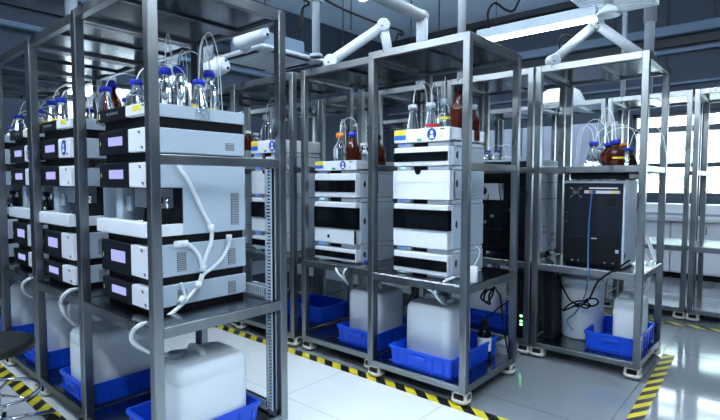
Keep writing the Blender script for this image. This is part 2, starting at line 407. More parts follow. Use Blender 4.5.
# ------------------------------------------------------------------ black-fronted pump stacks (front left row)
w, d = .480, .500
def logo(parent, x, z, y):
    m = MB(); m.box(x, x + .018, y - .001, y + .001, z, z + .006); m.box(x + .006, x + .022, y - .001, y + .001, z - .006, z - .001); return m.build('maker_mark', 'ink', parent)
def front(parent, x0, y0, z0, z1, lcd=True, split=.306):
    h = z1 - z0
    p = MB().box(x0, x0 + split, y0, y0 + .04, z0, z1, .004).build('front_panel', 'dark_panel', parent)
    c = MB().box(x0 + split + .003, x0 + w - .002, y0 + .002, y0 + .04, z0 + .004, z1 - .003, .004).build('front_cover', 'white_enamel', parent)
    if lcd:
        MB().box(x0 + .112, x0 + .258, y0 - .0015, y0 + .001, z0 + h * .36, z0 + h * .72).build('display', 'lcd', p)
        MB().box(x0 + .02, x0 + .025, y0 - .001, y0 + .001, z0 + h * .42, z0 + h * .58).build('status_light', 'led_lime', p)
        logo(c, x0 + w - .075, z1 - .022, y0 + .002); logo(c, x0 + w - .05, z0 + .022, y0 + .002)
    return p, c
def vents(parent, x, y0, zs):
    for (ya, yb, za, zb) in zs:
        m = MB(); n = max(3, int((zb - za) / .008))
        m.box(x - .002, x + .0012, y0 + ya, y0 + yb, za, zb)
        v = m.build('side_vent', 'dark_grille', parent)
        s = MB()
        for k in range(n): z = za + (zb - za) * (k + .5) / n; s.box(x, x + .0025, y0 + ya + .003, y0 + yb - .003, z - .0015, z + .0012)
        s.build('vent_slats', 'pale_grey', v)
X0, Y0 = -2.535, 1.0
def pump(z0, z1, label, zv, gap=.03):
    t = thing('pump_module', (X0 + w / 2, Y0 + d / 2, z0 - gap), label, 'pump', 'black and white pumps of the front left row')
    MB().box(X0 + .012, X0 + w - .012, Y0 + .03, Y0 + d - .01, z0 - gap, z0 + .01).build('base', 'black_plastic', t)
    MB().box(X0, X0 + w, Y0 + .034, Y0 + d, z0 + .004, z1, .004).build('casing', 'pale_casing', t)
    front(t, X0, Y0, z0, z1); vents(t, X0 + w, Y0, zv); return t
rk = ['in the open-ended rack at left front', 'in the second rack of the front left row', 'in the third rack of the front left row', 'in the fourth rack of the front left row']
protos = []
protos.append((pump(.712, .812, 'lowest pump with lit display ' + rk[0], [(.395, .437, .725, .785), (.13, .174, .725, .785)], gap=.022), 'lowest pump with lit display '))
protos.append((pump(.845, .992, 'second pump from below with lit display ' + rk[0], [(.395, .437, .868, .945), (.13, .174, .868, .955)], gap=.033), 'second pump from below with lit display '))
def autosampler():
    t = thing('autosampler', (X0 + w / 2, Y0 + d / 2, .992), 'open-fronted autosampler with white lip ' + rk[0], 'autosampler', 'autosamplers of the front left row')
    x1 = X0 + w
    MB().box(X0 + .012, x1 - .012, Y0 + .03, Y0 + d - .01, .992, 1.034).build('base', 'black_plastic', t)
    m = MB(); m.box(X0, x1, Y0 - .02, Y0 + .02, 1.030, 1.096, .005); m.box(x1 - .02, x1, Y0 + .015, Y0 + .165, 1.030, 1.082, .003); m.box(X0, X0 + .02, Y0 + .015, Y0 + .165, 1.030, 1.09, .003); m.box(X0 + .01, x1 - .01, Y0, Y0 + .17, 1.030, 1.05)
    m.build('lower_tray', 'white_enamel', t)
    h = MB(); h.box(X0, x1, Y0 + .165, Y0 + d, 1.030, 1.355, .003); h.box(X0, x1, Y0 + .034, Y0 + .17, 1.243, 1.355, .003); h.box(X0 + .06, X0 + .125, Y0 + .05, Y0 + .17, 1.05, 1.245, .004)
    hs = h.build('housing', 'pale_casing', t)
    MB().box(x1 - .001, x1 + .001, Y0 + .04, Y0 + d - .01, 1.314, 1.3165).build('panel_seam', 'pale_grey', hs)
    p, c = front(t, X0, Y0, 1.240, 1.355)
    vents(t, x1, Y0, [(.415, .46, 1.06, 1.215)])
    q = MB(); q.box(X0 + .20, X0 + .41, Y0 + .075, Y0 + .16, 1.15, 1.242, .004); q.box(X0 + .16, X0 + .36, Y0 + .04, Y0 + .16, 1.05, 1.075, .003); q.build('inner_block', 'grey_plastic', t)
    q = MB(); q.box(X0 + .13, x1 - .004, Y0 + .155, Y0 + .1655, 1.05, 1.2425); q.box(X0 + .02, x1 - .004, Y0 + .04, Y0 + .16, 1.2385, 1.2425); q.box(X0 + .02, x1 - .022, Y0 + .02, Y0 + .16, 1.05, 1.054); q.build('bay_dark_sheets', 'black_plastic', t)  # black sheets added to darken the inside of the open bay
    q = MB(); q.lathe((X0 + .40, Y0 + .09, 1.05), [(.032, 0), (.032, .05), (.012, .055), (.012, .12), (.02, .122), (.02, .15)], 16); q.build('injection_valve', 'black_plastic', t)
    q = MB(); q.lathe((X0 + .425, Y0 + .075, 1.075), [(.012, 0), (.012, .03)], 12); q.lathe((X0 + .39, Y0 + .06, 1.12), [(.010, 0), (.010, .025)], 10); q.lathe((X0 + .44, Y0 + .11, 1.15), [(.009, 0), (.009, .05)], 10); q.cyl((X0 + .20, Y0 + .05, 1.09), (X0 + .34, Y0 + .05, 1.09), .006); q.build('fittings', 'chrome', t)
    q = MB(); q.lathe((X0 + .165, Y0 + .085, 1.17), [(.011, 0), (.011, .065)], 12); q.box(X0 + .15, X0 + .195, Y0 + .06, Y0 + .075, 1.13, 1.20, .002); q.build('vial_holder', 'cap_grey', t)
    return t
protos.append((autosampler(), 'open-fronted autosampler with white lip '))
def detector():
    t = thing('detector_module', (X0 + w / 2, Y0 + d / 2, 1.355), 'detector with lit display above the autosampler ' + rk[0], 'detector', 'detectors of the front left row')
    MB().box(X0 + .012, X0 + w - .012, Y0 + .03, Y0 + d - .01, 1.355, 1.400).build('base', 'black_plastic', t)
    MB().box(X0, X0 + w, Y0 + .034, Y0 + d, 1.395, 1.503, .004).build('casing', 'pale_casing', t)
    front(t, X0, Y0, 1.393, 1.503); vents(t, X0 + w, Y0, [(.39, .437, 1.418, 1.454)]); return t
protos.append((detector(), 'detector with lit display above the autosampler '))
def solvent_rack():
    t = thing('solvent_tray', (X0 + w / 2, Y0 + d / 2, 1.503), 'topmost dark-fronted bottle tray ' + rk[0], 'bottle tray', 'bottle trays of the front left row')
    x1 = X0 + w
    MB().box(X0 + .01, x1 - .01, Y0 + .03, Y0 + d - .008, 1.503, 1.553).build('base', 'black_plastic', t)
    m = MB(); m.box(X0, x1, Y0 + .03, Y0 + d, 1.550, 1.560, .002)
    for a in ((X0, x1, Y0 + .03, Y0 + .042), (X0, x1, Y0 + d - .012, Y0 + d), (X0, X0 + .012, Y0 + .04, Y0 + d - .01), (x1 - .012, x1, Y0 + .04, Y0 + d - .01)): m.box(*a, 1.555, 1.606, .002)
    m.build('tray', 'pale_casing', t)
    p, c = front(t, X0, Y0, 1.550, 1.606, lcd=False, split=.285)
    q = MB()
    for k in range(4): q.box(X0 + .10 + k * .032, X0 + .122 + k * .032, Y0 - .001, Y0 + .001, 1.575, 1.587)
    q.build('faint_lettering', 'dark_grille', p)
    MB().box(X0 + .362, X0 + .436, Y0 + .0005, Y0 + .003, 1.573, 1.597).build('yellow_sticker', 'sticker_yellow', c)
    MB().box(X0 + .445, X0 + .466, Y0 + .0005, Y0 + .003, 1.588, 1.597).build('green_sticker', 'sticker_green', c)
    MB().box(X0 + .018, X0 + .024, Y0 - .001, Y0 + .001, 1.565, 1.59).build('status_light', 'led_lime', p)
    return t
protos.append((solvent_rack(), 'topmost dark-fronted bottle tray '))
def sign_round(parent, c, r, ax, tall=1.25):
    """round blue safety sign with a white head-and-shoulders glyph; ax: unit vector along the face"""
    c = Vector(c); ax = Vector(ax); up = Vector((0, 0, 1)); n = ax.cross(up)
    disc = MB().prism([c + (ax * math.cos(2 * PI * k / 24) + up * math.sin(2 * PI * k / 24) * tall) * r for k in range(24)], n * .0012).build('safety_sign', 'sign_blue', parent)
    g = MB(); nn = n * .0008; c2 = c + n * .0012
    g.prism([c2 + (ax * math.cos(2 * PI * k / 12) * .32 + up * (math.sin(2 * PI * k / 12) * .36 + .35)) * r for k in range(12)], nn)
    g.prism([c2 + (ax * a + up * b) * r for a, b in ((-.5, -.75), (.5, -.75), (.34, -.12), (-.34, -.12))], nn)
    g.build('sign_glyph', 'label_white', disc)
SOFF = [(0, 0), (-.810, -.015), (-1.525, .020), (-2.25, .02)]
for i in (1, 2, 3):
    for o, txt in protos:
        cp = place_copy(o, o.location + Vector((*SOFF[i], 0)), txt + rk[i])
        if 'detector' in txt and i < 3:
            b = Vector((X0, Y0, 0)) + cp.location - o.location
            sign_round(cp, (b.x + .395, b.y, 1.45), .032, (1, 0, 0))

# ------------------------------------------------------------------ white module stacks (middle row)
def agilent(x0, x1, yf, z0, z1, gap, kind, label, d=.44, tablet=True):
    """one white chromatography module: z0..z1 is its casing, gap the height of the grey foot rail below it"""
    W = x1 - x0; h = z1 - z0
    nm, cat, grp = {'tray': ('solvent_tray', 'bottle tray', 'white bottle trays'), 'window': ('pump_module', 'pump', 'white modules with dark windows'), 'plain': ('detector_module', 'detector', 'white modules with plain fronts'),
               'tall': ('autosampler', 'autosampler', 'white autosamplers with dark windows'), 'drawer': ('autosampler', 'autosampler', 'white autosamplers with dark windows')}[kind]
    t = thing(nm, (x0 + W / 2, yf + d / 2, z0 - gap), label, cat, grp)
    b = MB(); b.box(x0 + .02, x1 - .02, yf + .05, yf + d - .03, z0 - gap, z0 + .006); b.build('base', 'black_plastic', t)
    for q_ in ((x0 + .012, x0 + .12, yf + .02, yf + .06), (x1 - .16, x1 - .012, yf + .02, yf + .06), (x1 - .03, x1 + .004, yf + .062, yf + d - .02)): MB().box(*q_, z0 - gap + .003, z0 - .004, .003).build('foot_rail', 'pale_grey', t)
    MB().box(x0 + .045, x0 + .08, yf + .012, yf + .021, z0 - gap * .55, z0 - .006).build('status_light', 'led_blue' if kind != 'window' else 'led_pale', t)
    if kind == 'tray':
        m = MB(); m.box(x0, x1, yf + .02, yf + d, z0, z0 + .012, .003)
        for a in ((x0, x1, yf, yf + .02), (x0, x1, yf + d - .012, yf + d), (x0, x0 + .012, yf + .01, yf + d), (x1 - .012, x1, yf + .01, yf + d)): m.box(*a, z0, z1, .003)
        tr = m.build('tray', 'white_enamel', t)
        st = MB().box(x0 + .005, x0 + .092, yf - .001, yf + .001, z1 - h * .42, z1 - .002).build('yellow_sticker', 'sticker_yellow', tr)
        MB().box(x0 + .005, x0 + .092, yf - .001, yf + .001, z1 - h * .78, z1 - h * .43).build('blue_sticker', 'sticker_blue', tr)
        sign_round(tr, (x0 + W * .70, yf, z0 + h * .52), h * .40, (1, 0, 0), 1.12)
        MB().prism([(x0 + W * .86 - .008, yf, z0 + h * .28), (x0 + W * .86 + .008, yf, z0 + h * .28), (x0 + W * .86, yf, z0 + h * .48)], (0, -.001, 0)).build('warning_triangle', 'sticker_yellow', tr)
        MB().box(x0 + W * .84, x0 + W * .92, yf - .001, yf + .001, z1 - .014, z1 - .007).build('maker_mark', 'ink', tr)
        MB().box(x0 + W * .44, x0 + W * .52, yf - .001, yf + .001, z0 + .006, z0 + .02).build('green_sticker', 'sticker_green', tr)
        return t
    MB().box(x0 + .006, x1, yf + .05, yf + d, z0, z1, .006, 2).build('casing', 'pale_casing', t)
    if kind == 'window':
        c = MB().box(x0, x1 - .004, yf, yf + .07, z0, z1, .008, 2).build('front_cover', 'white_enamel', t)
        MB().box(x0 + .004, x1 - .008, yf - .006, yf + .02, z0 + h * .22, z0 + h * .72, .004).build('window_panel', 'black_gloss', c)
        MB().box(x0 + W * .36, x0 + W * .365, yf - .0015, yf + .002, z0 + .004, z1 - .004).build('panel_seam', 'pale_grey', c)
    if kind == 'plain':
        m = MB(); n = 10; pr = []
        for k in range(n + 1):
            a = k / n; pr.append((x0 - .012 + (W + .012) * a, yf - .022 * math.sin(PI * a) ** .5 + .01))
        o = [Vector((x, y, z0)) for x, y in pr] + [Vector((x1, yf + .07, z0)), Vector((x0 - .012, yf + .07, z0))]
        m.loft([o, [p + Vector((0, 0, h)) for p in o]], smooth=False); c = m.build('front_cover', 'white_enamel', t)
        MB().prism([(x0 + W * .48 + .022 * math.cos(PI + PI * k / 10), yf - .012, z1 + .026 * math.sin(PI + PI * k / 10)) for k in range(11)], (0, -.004, 0)).build('finger_grip', 'black_plastic', c)
        MB().box(x0 - .005, x1 - .006, yf - .0135, yf - .0115, z0 + h * .60, z0 + h * .61).build('panel_seam', 'pale_grey', c)
    if kind in ('tall', 'drawer'):
        zs = z0 + h * (.42 if kind == 'tall' else .36)
        c = MB().box(x0, x1 - .004, yf, yf + .07, zs + .004, z1, .008, 2).build('front_cover', 'white_enamel', t)
        MB().box(x0 + .002, x1 + .012 if kind == 'drawer' else x1 + .006, yf - .012, yf + .03, zs + .002, z1 - h * .12, .004).build('window_panel', 'black_gloss', c)
        dr = MB().box(x0, x1 - .004, yf - .004, yf + .07, z0, zs, .006, 2).build('drawer', 'white_enamel', t)
        if kind == 'drawer':
            MB().prism([(x0 + W * .36 + .012 * math.cos(2 * PI * k / 12), yf - .0035, z0 + h * .16 + .014 * math.sin(2 * PI * k / 12)) for k in range(12)], (0, -.002, 0)).build('finger_grip', 'black_plastic', dr)
            MB().box(x1 - .014, x1 - .004, yf - .006, yf + .01, z0 + .006, zs - .006, .002).build('drawer_latch', 'black_plastic', dr)
        else:
            MB().box(x0 + W * .36, x1 - .01, yf - .006, yf - .002, zs - .012, zs - .002).build('drawer_lip', 'pale_casing', dr)
    # side details
    MB().prism([(x1 + .001, yf + .10 + .02 * math.cos(2 * PI * k / 14) * (1 if math.cos(2 * PI * k / 14) < 0 else .2), z0 + h * .55 + min(.024, h * .3) * math.sin(2 * PI * k / 14)) for k in range(14)], (-.004, 0, 0)).build('side_grip', 'black_plastic', t)
    v = MB(); n = max(4, int(h / .016))
    for k in range(n): z = z0 + h * .14 + h * .74 * k / n; v.box(x1 - .001, x1 + .003, yf + .22, yf + d - .04, z, z + .005)
    v.build('side_vent', 'pale_grey', t)
    return t
sa = 'in the tall white stack of the middle rack'
a0, a1, ay = -1.908, -1.508, 2.53
agilent(a0, a1, ay, .708, .838, .018, 'window', 'lowest dark-windowed pump ' + sa)
agilent(a0, a1, ay, .868, 1.135, .030, 'tall', 'tall dark-windowed autosampler ' + sa)
agilent(a0, a1, ay, 1.165, 1.340, .030, 'plain', 'plain white detector with black finger grip ' + sa)
agilent(a0, a1, ay, 1.368, 1.482, .028, 'window', 'upper dark-windowed pump ' + sa)
agilent(a0, a1, ay, 1.512, 1.592, .030, 'tray', 'topmost white bottle tray with blue sign ' + sa)
sb = 'in the short white stack of the middle row'
b0, b1, by = -2.70, -2.287, 2.598
agilent(b0, b1, by, .700, .792, .010, 'window', 'lowest dark-windowed pump ' + sb)
agilent(b0, b1, by, .826, 1.124, .034, 'drawer', 'tall autosampler with drawer ' + sb)
agilent(b0, b1, by, 1.158, 1.330, .034, 'window', 'upper dark-windowed pump ' + sb)
agilent(b0, b1, by, 1.352, 1.420, .022, 'tray', 'topmost white bottle tray with blue sign ' + sb)
sc_ = 'in the stack seen behind the front left rack'
c0, c1, cy_ = -3.50, -3.10, 2.62
agilent(c0, c1, cy_, .708, .812, .018, 'window', 'lowest dark-windowed pump ' + sc_)
agilent(c0, c1, cy_, .850, 1.135, .038, 'tall', 'tall dark-windowed autosampler ' + sc_)
agilent(c0, c1, cy_, 1.170, 1.360, .035, 'plain', 'plain white detector with finger grip ' + sc_)
agilent(c0, c1, cy_, 1.395, 1.475, .035, 'plain', 'slim white module with vent strip ' + sc_)
agilent(c0, c1, cy_, 1.510, 1.610, .035, 'tray', 'topmost white bottle tray with blue sign ' + sc_)
sd = 'in the white stack glimpsed between the front left racks'
e0, e1 = -4.23, -3.83
agilent(e0, e1, 2.62, .708, .838, .018, 'window', 'lowest pump ' + sd)
agilent(e0, e1, 2.62, .868, 1.135, .030, 'tall', 'tall autosampler ' + sd)
agilent(e0, e1, 2.62, 1.165, 1.340, .030, 'plain', 'plain detector ' + sd)
agilent(e0, e1, 2.62, 1.372, 1.46, .032, 'tray', 'topmost bottle tray ' + sd)

# ------------------------------------------------------------------ bottles
def bottle(c, h, r, cap, glass, label, group, tilt=None, tubes=(), lab=None, conical=False, neck=.32):
    c = Vector(c); t = thing('reagent_bottle', c, label, 'bottle', group)
    rn = r * neck + .006
    if conical: prof = [(r * .9, 0), (r, .006), (r * .96, h * .12), (rn, h * .74), (rn, h * .86)]
    else: prof = [(r * .9, 0), (r, .006), (r, h * .54), (r * .93, h * .60), (r * .62, h * .70), (rn, h * .77), (rn, h * .86)]
    MB().lathe(c, prof, 20).build('glass_body', glass, t)
    rc = rn + .006
    cp = MB().lathe(c, [(rc, h * .86), (rc, h * .975), (rc * .9, h), (rc * .3, h)], 18).build('cap', cap, t)
    s = MB()
    for k in range(18): a = 2 * PI * k / 18; s.cyl(c + Vector((math.cos(a) * rc, math.sin(a) * rc, h * .87)), c + Vector((math.cos(a) * rc, math.sin(a) * rc, h * .965)), .0018, n=4)
    s.build('cap_ribs', cap, cp)
    if lab:
        sp_ = [(r + .0012) * Vector((math.cos(a), math.sin(a), 0)) for a in [math.radians(-95 + 10 * k) for k in range(12)]]
        m = MB(); zz = [Vector((0, 0, h * lab[0])), Vector((0, 0, h * lab[1]))]
        rows = [[m.bm.verts.new(c + p + z) for p in sp_] for z in zz]
        for k in range(11): m.bm.faces.new((rows[0][k], rows[0][k + 1], rows[1][k + 1], rows[1][k]))
        m.build('label', lab[2], t)
    for k, path in enumerate(tubes):
        pts = [c + Vector((0, 0, h * .25)), c + Vector((0, 0, h))] + [Vector(p) for p in path]
        MB().tube(pts[1:], .0022, 6, 8).build('solvent_tube', 'tubing', t)
    if tilt: t.rotation_euler = tilt
    return t
def arc(c, h, dx, dy, rise, zend): # tube arching out of a cap and away behind
    c = Vector(c)
    return [c + Vector((dx * .15, dy * .15, h + rise * .7)), c + Vector((dx * .5, dy * .5, h + rise)), c + Vector((dx * .85, dy * .85, h + rise * .55)), Vector((c.x + dx, c.y + dy, zend))]
ZT = 1.562
g1 = 'bottles on the front left bottle trays'
def b1a(px, py, Y, h, r, cap, glass, label, **k):   # cap centre seen at px,py; the bottle stands on the tray at depth Y
    p = ony(px, py, Y); return bottle((p.x, Y, ZT), h, r, cap, glass, label, g1, **k)
q = [(-2.10, 1.10)]
nr = 'on the nearest bottle tray'
for px, pyt, Y, r, cone, cap, gl, lb, tl, n in (
    (136, 80, 1.10, .046, False, 'cap_blue', 'glass_clear', 'clear blue-capped bottle left of the front rack post, ' + nr, None, 2),
    (106, 87, 1.10, .055, True, 'cap_blue', 'glass_clear', 'clear conical bottle with blue cap at the left end, ' + nr, (0, -.10, 0), 1),
    (113, 80, 1.28, .046, False, 'cap_blue', 'glass_amber', 'amber bottle with blue cap, ' + nr, (0, -.16, 0), 0),
    (127, 98, 1.22, .036, False, 'cap_blue', 'glass_clear', 'small low blue-capped bottle among the taller ones, ' + nr, None, 0)):
    p = ony(px, pyt, Y); c = (p.x + (tl[1] * -.12 if tl else 0), Y, ZT); h = p.z - ZT
    bottle(c, h, r, cap, gl, lb, g1, tilt=tl, conical=cone, tubes=[arc(c, h, .05 + .1 * k, .2, .08, 1.6) for k in range(n)])
def ray_bottle(px, pyb, Y): p = ony(px, pyb, Y); return (p.x, Y, ZT)
for px, pyc, Y, r, cone, lb, kw in (
    (165, 71, 1.20, .046, False, 'clear blue-capped bottle just right of the front rack post, ' + nr, dict(tubes=1)),
    (179, 69, 1.30, .046, False, 'clear blue-capped bottle, second right of the rack post, ' + nr, dict(tubes=2)),
    (198.5, 83, 1.27, .050, True, 'shorter clear conical bottle with blue cap, ' + nr, dict(tubes=1)),
    (209, 74, 1.40, .046, False, 'clear bottle with a yellow band at the right end, ' + nr, dict(lab=(.20, .26, 'sticker_yellow'), tubes=1))):
    p = ony(px, pyc - 3, Y); c = (p.x, Y, ZT); h = p.z - ZT
    n = kw.pop('tubes', 0); tb = [arc(c, h, random.uniform(-.28, .12), random.uniform(.1, .25), random.uniform(.08, .24), 1.60) for _ in range(n + 1)]
    bottle(c, h, r, 'cap_blue', 'glass_clear', lb, g1, conical=cone, tubes=tb, **kw)
# second, third rack of the front left row
for px_, pyt, Y, r, cone, yl, lb in (
    (52, 101, 1.09, .056, True, 'sticker_yellow', 'blue-capped conical bottle with yellow mark, left one on second front left tray'),
    (61, 98, 1.10, .056, True, 'sticker_yellow', 'blue-capped conical bottle with yellow mark, beside the second front left tray post'),
    (39, 109, 1.22, .044, False, None, 'blue-capped clear bottle half hidden by the post on the second front left tray'),
    (89.5, 109, 1.36, .040, False, None, 'small blue-capped bottle at the rear of the second front left tray'),
    (19, 115, 1.13, .060, True, None, 'clear conical bottle with blue cap on the third front left tray'),
    (11, 127, 1.13, .030, False, None, 'tiny blue-capped bottle at the left end of the third front left tray'),
    (29, 118, 1.30, .044, False, None, 'blue-capped bottle behind the post on the third front left tray')):
    p = ony(px_, pyt, Y); c = (p.x, Y, ZT); h = p.z - ZT
    bottle(c, h, r, 'cap_blue', 'glass_clear', lb, g1, conical=cone, lab=(.22, .36, yl) if yl else None,
           tubes=[arc(c, h, random.uniform(.0, .3), random.uniform(.15, .32), random.uniform(.04, .16), 1.60) for _ in range(2)])
g2 = 'bottles on the white bottle trays'
def on_tray(px, pyc, Y, z, r, cap, glass, label, cone=False, **k):
    p = ony(px, pyc - 2, Y); h = p.z - z; c = (p.x, Y, z); n = k.pop('tubes', 0)
    tb = [arc(c, h, random.uniform(-.1, .1), random.uniform(.12, .22), random.uniform(.06, .18), z + .05) for _ in range(n)]
    return bottle(c, h, r, cap, glass, label, g2, conical=cone, tubes=tb, **k)
ta = 'on the tall white stack'
on_tray(413, 107, 2.62, 1.527, .050, 'cap_grey', 'glass_clear', 'leftmost grey-capped clear bottle ' + ta, True, tubes=2)
on_tray(431, 105, 2.64, 1.527, .050, 'cap_grey', 'glass_clear', 'middle grey-capped clear bottle with red tag ' + ta, True, tubes=2, lab=(.34, .42, 'red'))
on_tray(445, 101, 2.72, 1.527, .048, 'cap_grey', 'glass_clear', 'right grey-capped clear bottle ' + ta, False, tubes=1, lab=(.5, .56, 'sticker_yellow'))
on_tray(459, 87, 2.70, 1.527, .050, 'black_plastic', 'glass_amber', 'tall amber bottle beside the rack post ' + ta)
on_tray(473, 107, 2.86, 1.527, .045, 'cap_grey', 'glass_amber', 'amber bottle right of the rack post ' + ta)
tb_ = 'on the short white stack'
on_tray(340, 135, 2.68, 1.367, .048, 'cap_orange', 'glass_clear', 'clear bottle with orange cap ' + tb_, tubes=2)
on_tray(352.5, 134, 2.66, 1.367, .050, 'cap_blue', 'glass_amber', 'amber bottle with blue cap ' + tb_)
on_tray(364, 145, 2.70, 1.367, .040, 'cap_white', 'glass_clear', 'small clear bottle with white cap ' + tb_)
on_tray(376, 137, 2.86, 1.367, .075, 'black_plastic', 'glass_amber', 'amber bottle with black cap, partly behind the post, ' + tb_)
tc_ = 'on the stack behind the front left rack'
on_tray(248, 133, 2.70, 1.547, .045, 'cap_white', 'glass_amber', 'amber bottle at the left ' + tc_)
on_tray(256, 135, 2.76, 1.547, .045, 'cap_grey', 'glass_clear', 'low grey-capped clear bottle ' + tc_)
on_tray(266, 117, 2.74, 1.547, .048, 'cap_grey', 'glass_clear', 'taller grey-capped clear bottle ' + tc_, tubes=1)
on_tray(275, 121, 2.80, 1.547, .048, 'cap_grey', 'glass_clear', 'grey-capped clear bottle beside the duct ' + tc_, tubes=1)
g3 = 'bottles on the upper shelf of the right rack'
def on_shelf(px, pyc, Y, r, cap, glass, label, cone=False, **k):
    p = ony(px, pyc - 2, Y); z = 1.377; h = p.z - z; c = (p.x, Y, z); n = k.pop('tubes', 0)
    tb = [arc(c, h, random.choice((-1, 1)) * random.uniform(.12, .32), random.uniform(.05, .3), random.uniform(.08, .24), 1.39) for _ in range(n)]
    return bottle(c, h, r, cap, glass, label, g3, conical=cone, tubes=tb, **k)
on_shelf(594, 144, 3.66, .060, 'cap_blue', 'glass_clear', 'clear conical bottle at the left of the right rack upper shelf', True, tubes=2)
on_shelf(600, 148, 3.80, .055, 'cap_grey', 'glass_clear', 'grey-capped clear bottle beside the amber bottles', True, tubes=2)
on_shelf(609, 145, 3.70, .052, 'cap_blue', 'glass_amber', 'left amber bottle with blue cap on the upper shelf', tubes=1)
on_shelf(616, 142, 3.64, .056, 'cap_blue', 'glass_amber', 'right amber bottle with blue cap and yellow label', lab=(.28, .35, 'sticker_yellow'), tubes=1)
on_shelf(623, 145, 3.84, .040, 'cap_orange', 'glass_amber', 'amber bottle with orange cap behind the others')
on_shelf(629, 150, 3.70, .060, 'cap_blue', 'glass_clear', 'clear conical bottle at the right end of the upper shelf', True, tubes=1)

# ------------------------------------------------------------------ blue bins, jerrycans
def bin_(x0, x1, y0, y1, z0, h, label, ribs=True):
    t = thing('blue_bin', ((x0 + x1) / 2, (y0 + y1) / 2, z0), label, 'plastic bin', 'blue plastic bins on the lower shelves')
    cx, cy, a, b = (x0 + x1) / 2, (y0 + y1) / 2, (x1 - x0) / 2, (y1 - y0) / 2; z1 = z0 + h; k = .012
    def ring(z, i, rr=.02):
        A, B = a - i, b - i; P = []
        for sx, sy, s in ((1, 1, 0), (-1, 1, 1), (-1, -1, 2), (1, -1, 3)):
            for j in range(4):
                an = (s + j / 3) * PI / 2; P.append((cx + sx * (A - rr) + rr * math.cos(an), cy + sy * (B - rr) + rr * math.sin(an), z))
        return P
    m = MB(); m.loft([ring(z0, k + .004), ring(z1 - .018, k * .6), ring(z1 - .018, 0), ring(z1, 0), ring(z1, .012), ring(z0 + .008, k + .010)], smooth=False)
    r = m; off = .006
    for f in (.14, .30, .70, .86):
        x = x0 + (x1 - x0) * f; r.box(x - .004, x + .004, y0 + off - .002, y0 + .02, z0 + .012, z1 - .012); r.box(x - .004, x + .004, y1 - .02, y1 - off + .002, z0 + .012, z1 - .012)
    for f in (.10, .25, .42, .58, .75, .90):
        y = y0 + (y1 - y0) * f; r.box(x0 + off - .002, x0 + .02, y - .004, y + .004, z0 + .012, z1 - .012); r.box(x1 - .02, x1 - off + .002, y - .004, y + .004, z0 + .012, z1 - .012)
    r.box(x0 + .006, x1 - .006, y0 + .006, y0 + .014, z0 + .02, z0 + .028)
    r.build('bin_body', 'bin_blue', t)
    MB().box(cx - .055, cx + .055, y0 - .006, y0 + .012, z0 + h * .60, z0 + h * .78, .004).build('handle', 'bin_blue', t)
    return t
def can(cx, cy, sx, sy, z0, h, label, capside=(1, 1), capcol='cap_grey', group='white plastic jerrycans on the lower shelves'):
    t = thing('jerrycan', (cx, cy, z0), label, 'jerrycan', group); a, b = sx / 2, sy / 2
    m = MB(); m.squircle(cx, cy, [(z0, a * .90, b * .90, 6), (z0 + .012, a * .97, b * .97, 7), (z0 + h * .08, a, b, 8), (z0 + h * .72, a, b, 8), (z0 + h * .73, a * .992, b * .992, 8), (z0 + h * .75, a * .992, b * .992, 8), (z0 + h * .76, a, b, 8),
                                  (z0 + h * .86, a, b, 7), (z0 + h * .915, a * .955, b * .955, 6), (z0 + h * .945, a * .86, b * .86, 6)], n=44)
    m.build('can_body', 'can_plastic', t)
    hd = MB(); zt = z0 + h * .94; hd.tube([(cx - a * .62, cy, zt - .012), (cx - a * .5, cy, zt + h * .055), (cx + a * .1, cy, zt + h * .055), (cx + a * .25, cy, zt - .012)], .015, 10, 6); hd.build('carry_handle', 'can_plastic', t)
    px, py = cx + capside[0] * a * .62, cy + capside[1] * b * .55
    cp = MB().lathe((px, py, zt - .008), [(.030, 0), (.034, .004), (.034, .032), (.030, .036), (.006, .036)], 18).build('cap', capcol, t)
    return t
ZL = .115
b_ = 'blue bin under the nearest front left rack'
bin_(-2.29, -1.885, .985, 1.46, ZL, .105, 'blue bin under the open-ended rack at left front')
can(-2.035, 1.22, .27, .36, ZL + .01, .375, 'large white jerrycan in the bin under the open-ended left front rack', (-.4, -1))
bin_(-3.045, -2.66, .955, 1.46, ZL, .112, 'blue bin under the second front left rack')
can(-2.83, 1.17, .29, .38, ZL + .01, .37, 'white jerrycan in the bin of the second front left rack', (-1, -1), 'can_plastic')
bin_(-3.76, -3.38, .975, 1.46, ZL, .115, 'blue bin under the third front left rack')
can(-3.56, 1.27, .30, .36, ZL + .01, .405, 'white jerrycan in the bin of the third front left rack', (-1, -1), 'can_plastic')
bin_(-4.50, -4.08, 1.00, 1.48, ZL, .135, 'blue bin under the fourth front left rack')
can(-4.28, 1.25, .30, .36, ZL + .01, .405, 'white jerrycan in the bin of the fourth front left rack', (-1, -1), 'can_plastic')
bin_(-1.905, -1.445, 2.475, 3.10, ZL, .122, 'front blue bin under the tall white stack')
can(-1.70, 2.745, .33, .30, ZL + .01, .40, 'white jerrycan with grey cap in the bin under the tall white stack', (.75, .1))
bin_(-2.46, -2.00 - .07, 2.575, 3.08, ZL, .125, 'blue bin under the short white stack')
can(-2.29, 2.83, .31, .30, ZL + .01, .385, 'white jerrycan in the bin under the short white stack', (.1, -.9), 'can_plastic')
bin_(-3.30, -2.845, 2.80, 3.15, ZL, .13, 'blue bin left of the short stack, seen past the rack post')
bin_(-1.06, -.715, 3.60, 4.14, ZL, .125, 'blue bin on the lower shelf of the right rack')
can(-.815, 3.83, .17, .30, ZL + .01, .37, 'white jerrycan in the bin of the right rack', (-.6, -.6), 'can_plastic')
bin_(-2.10, -1.64, 3.62, 4.10, ZL, .13, 'blue bin in dark rack behind the tall white stack')
can(-1.93, 3.86, .26, .30, ZL + .01, .38, 'white jerrycan in the bin behind the tall white stack', (-.6, -.6), 'can_plastic')
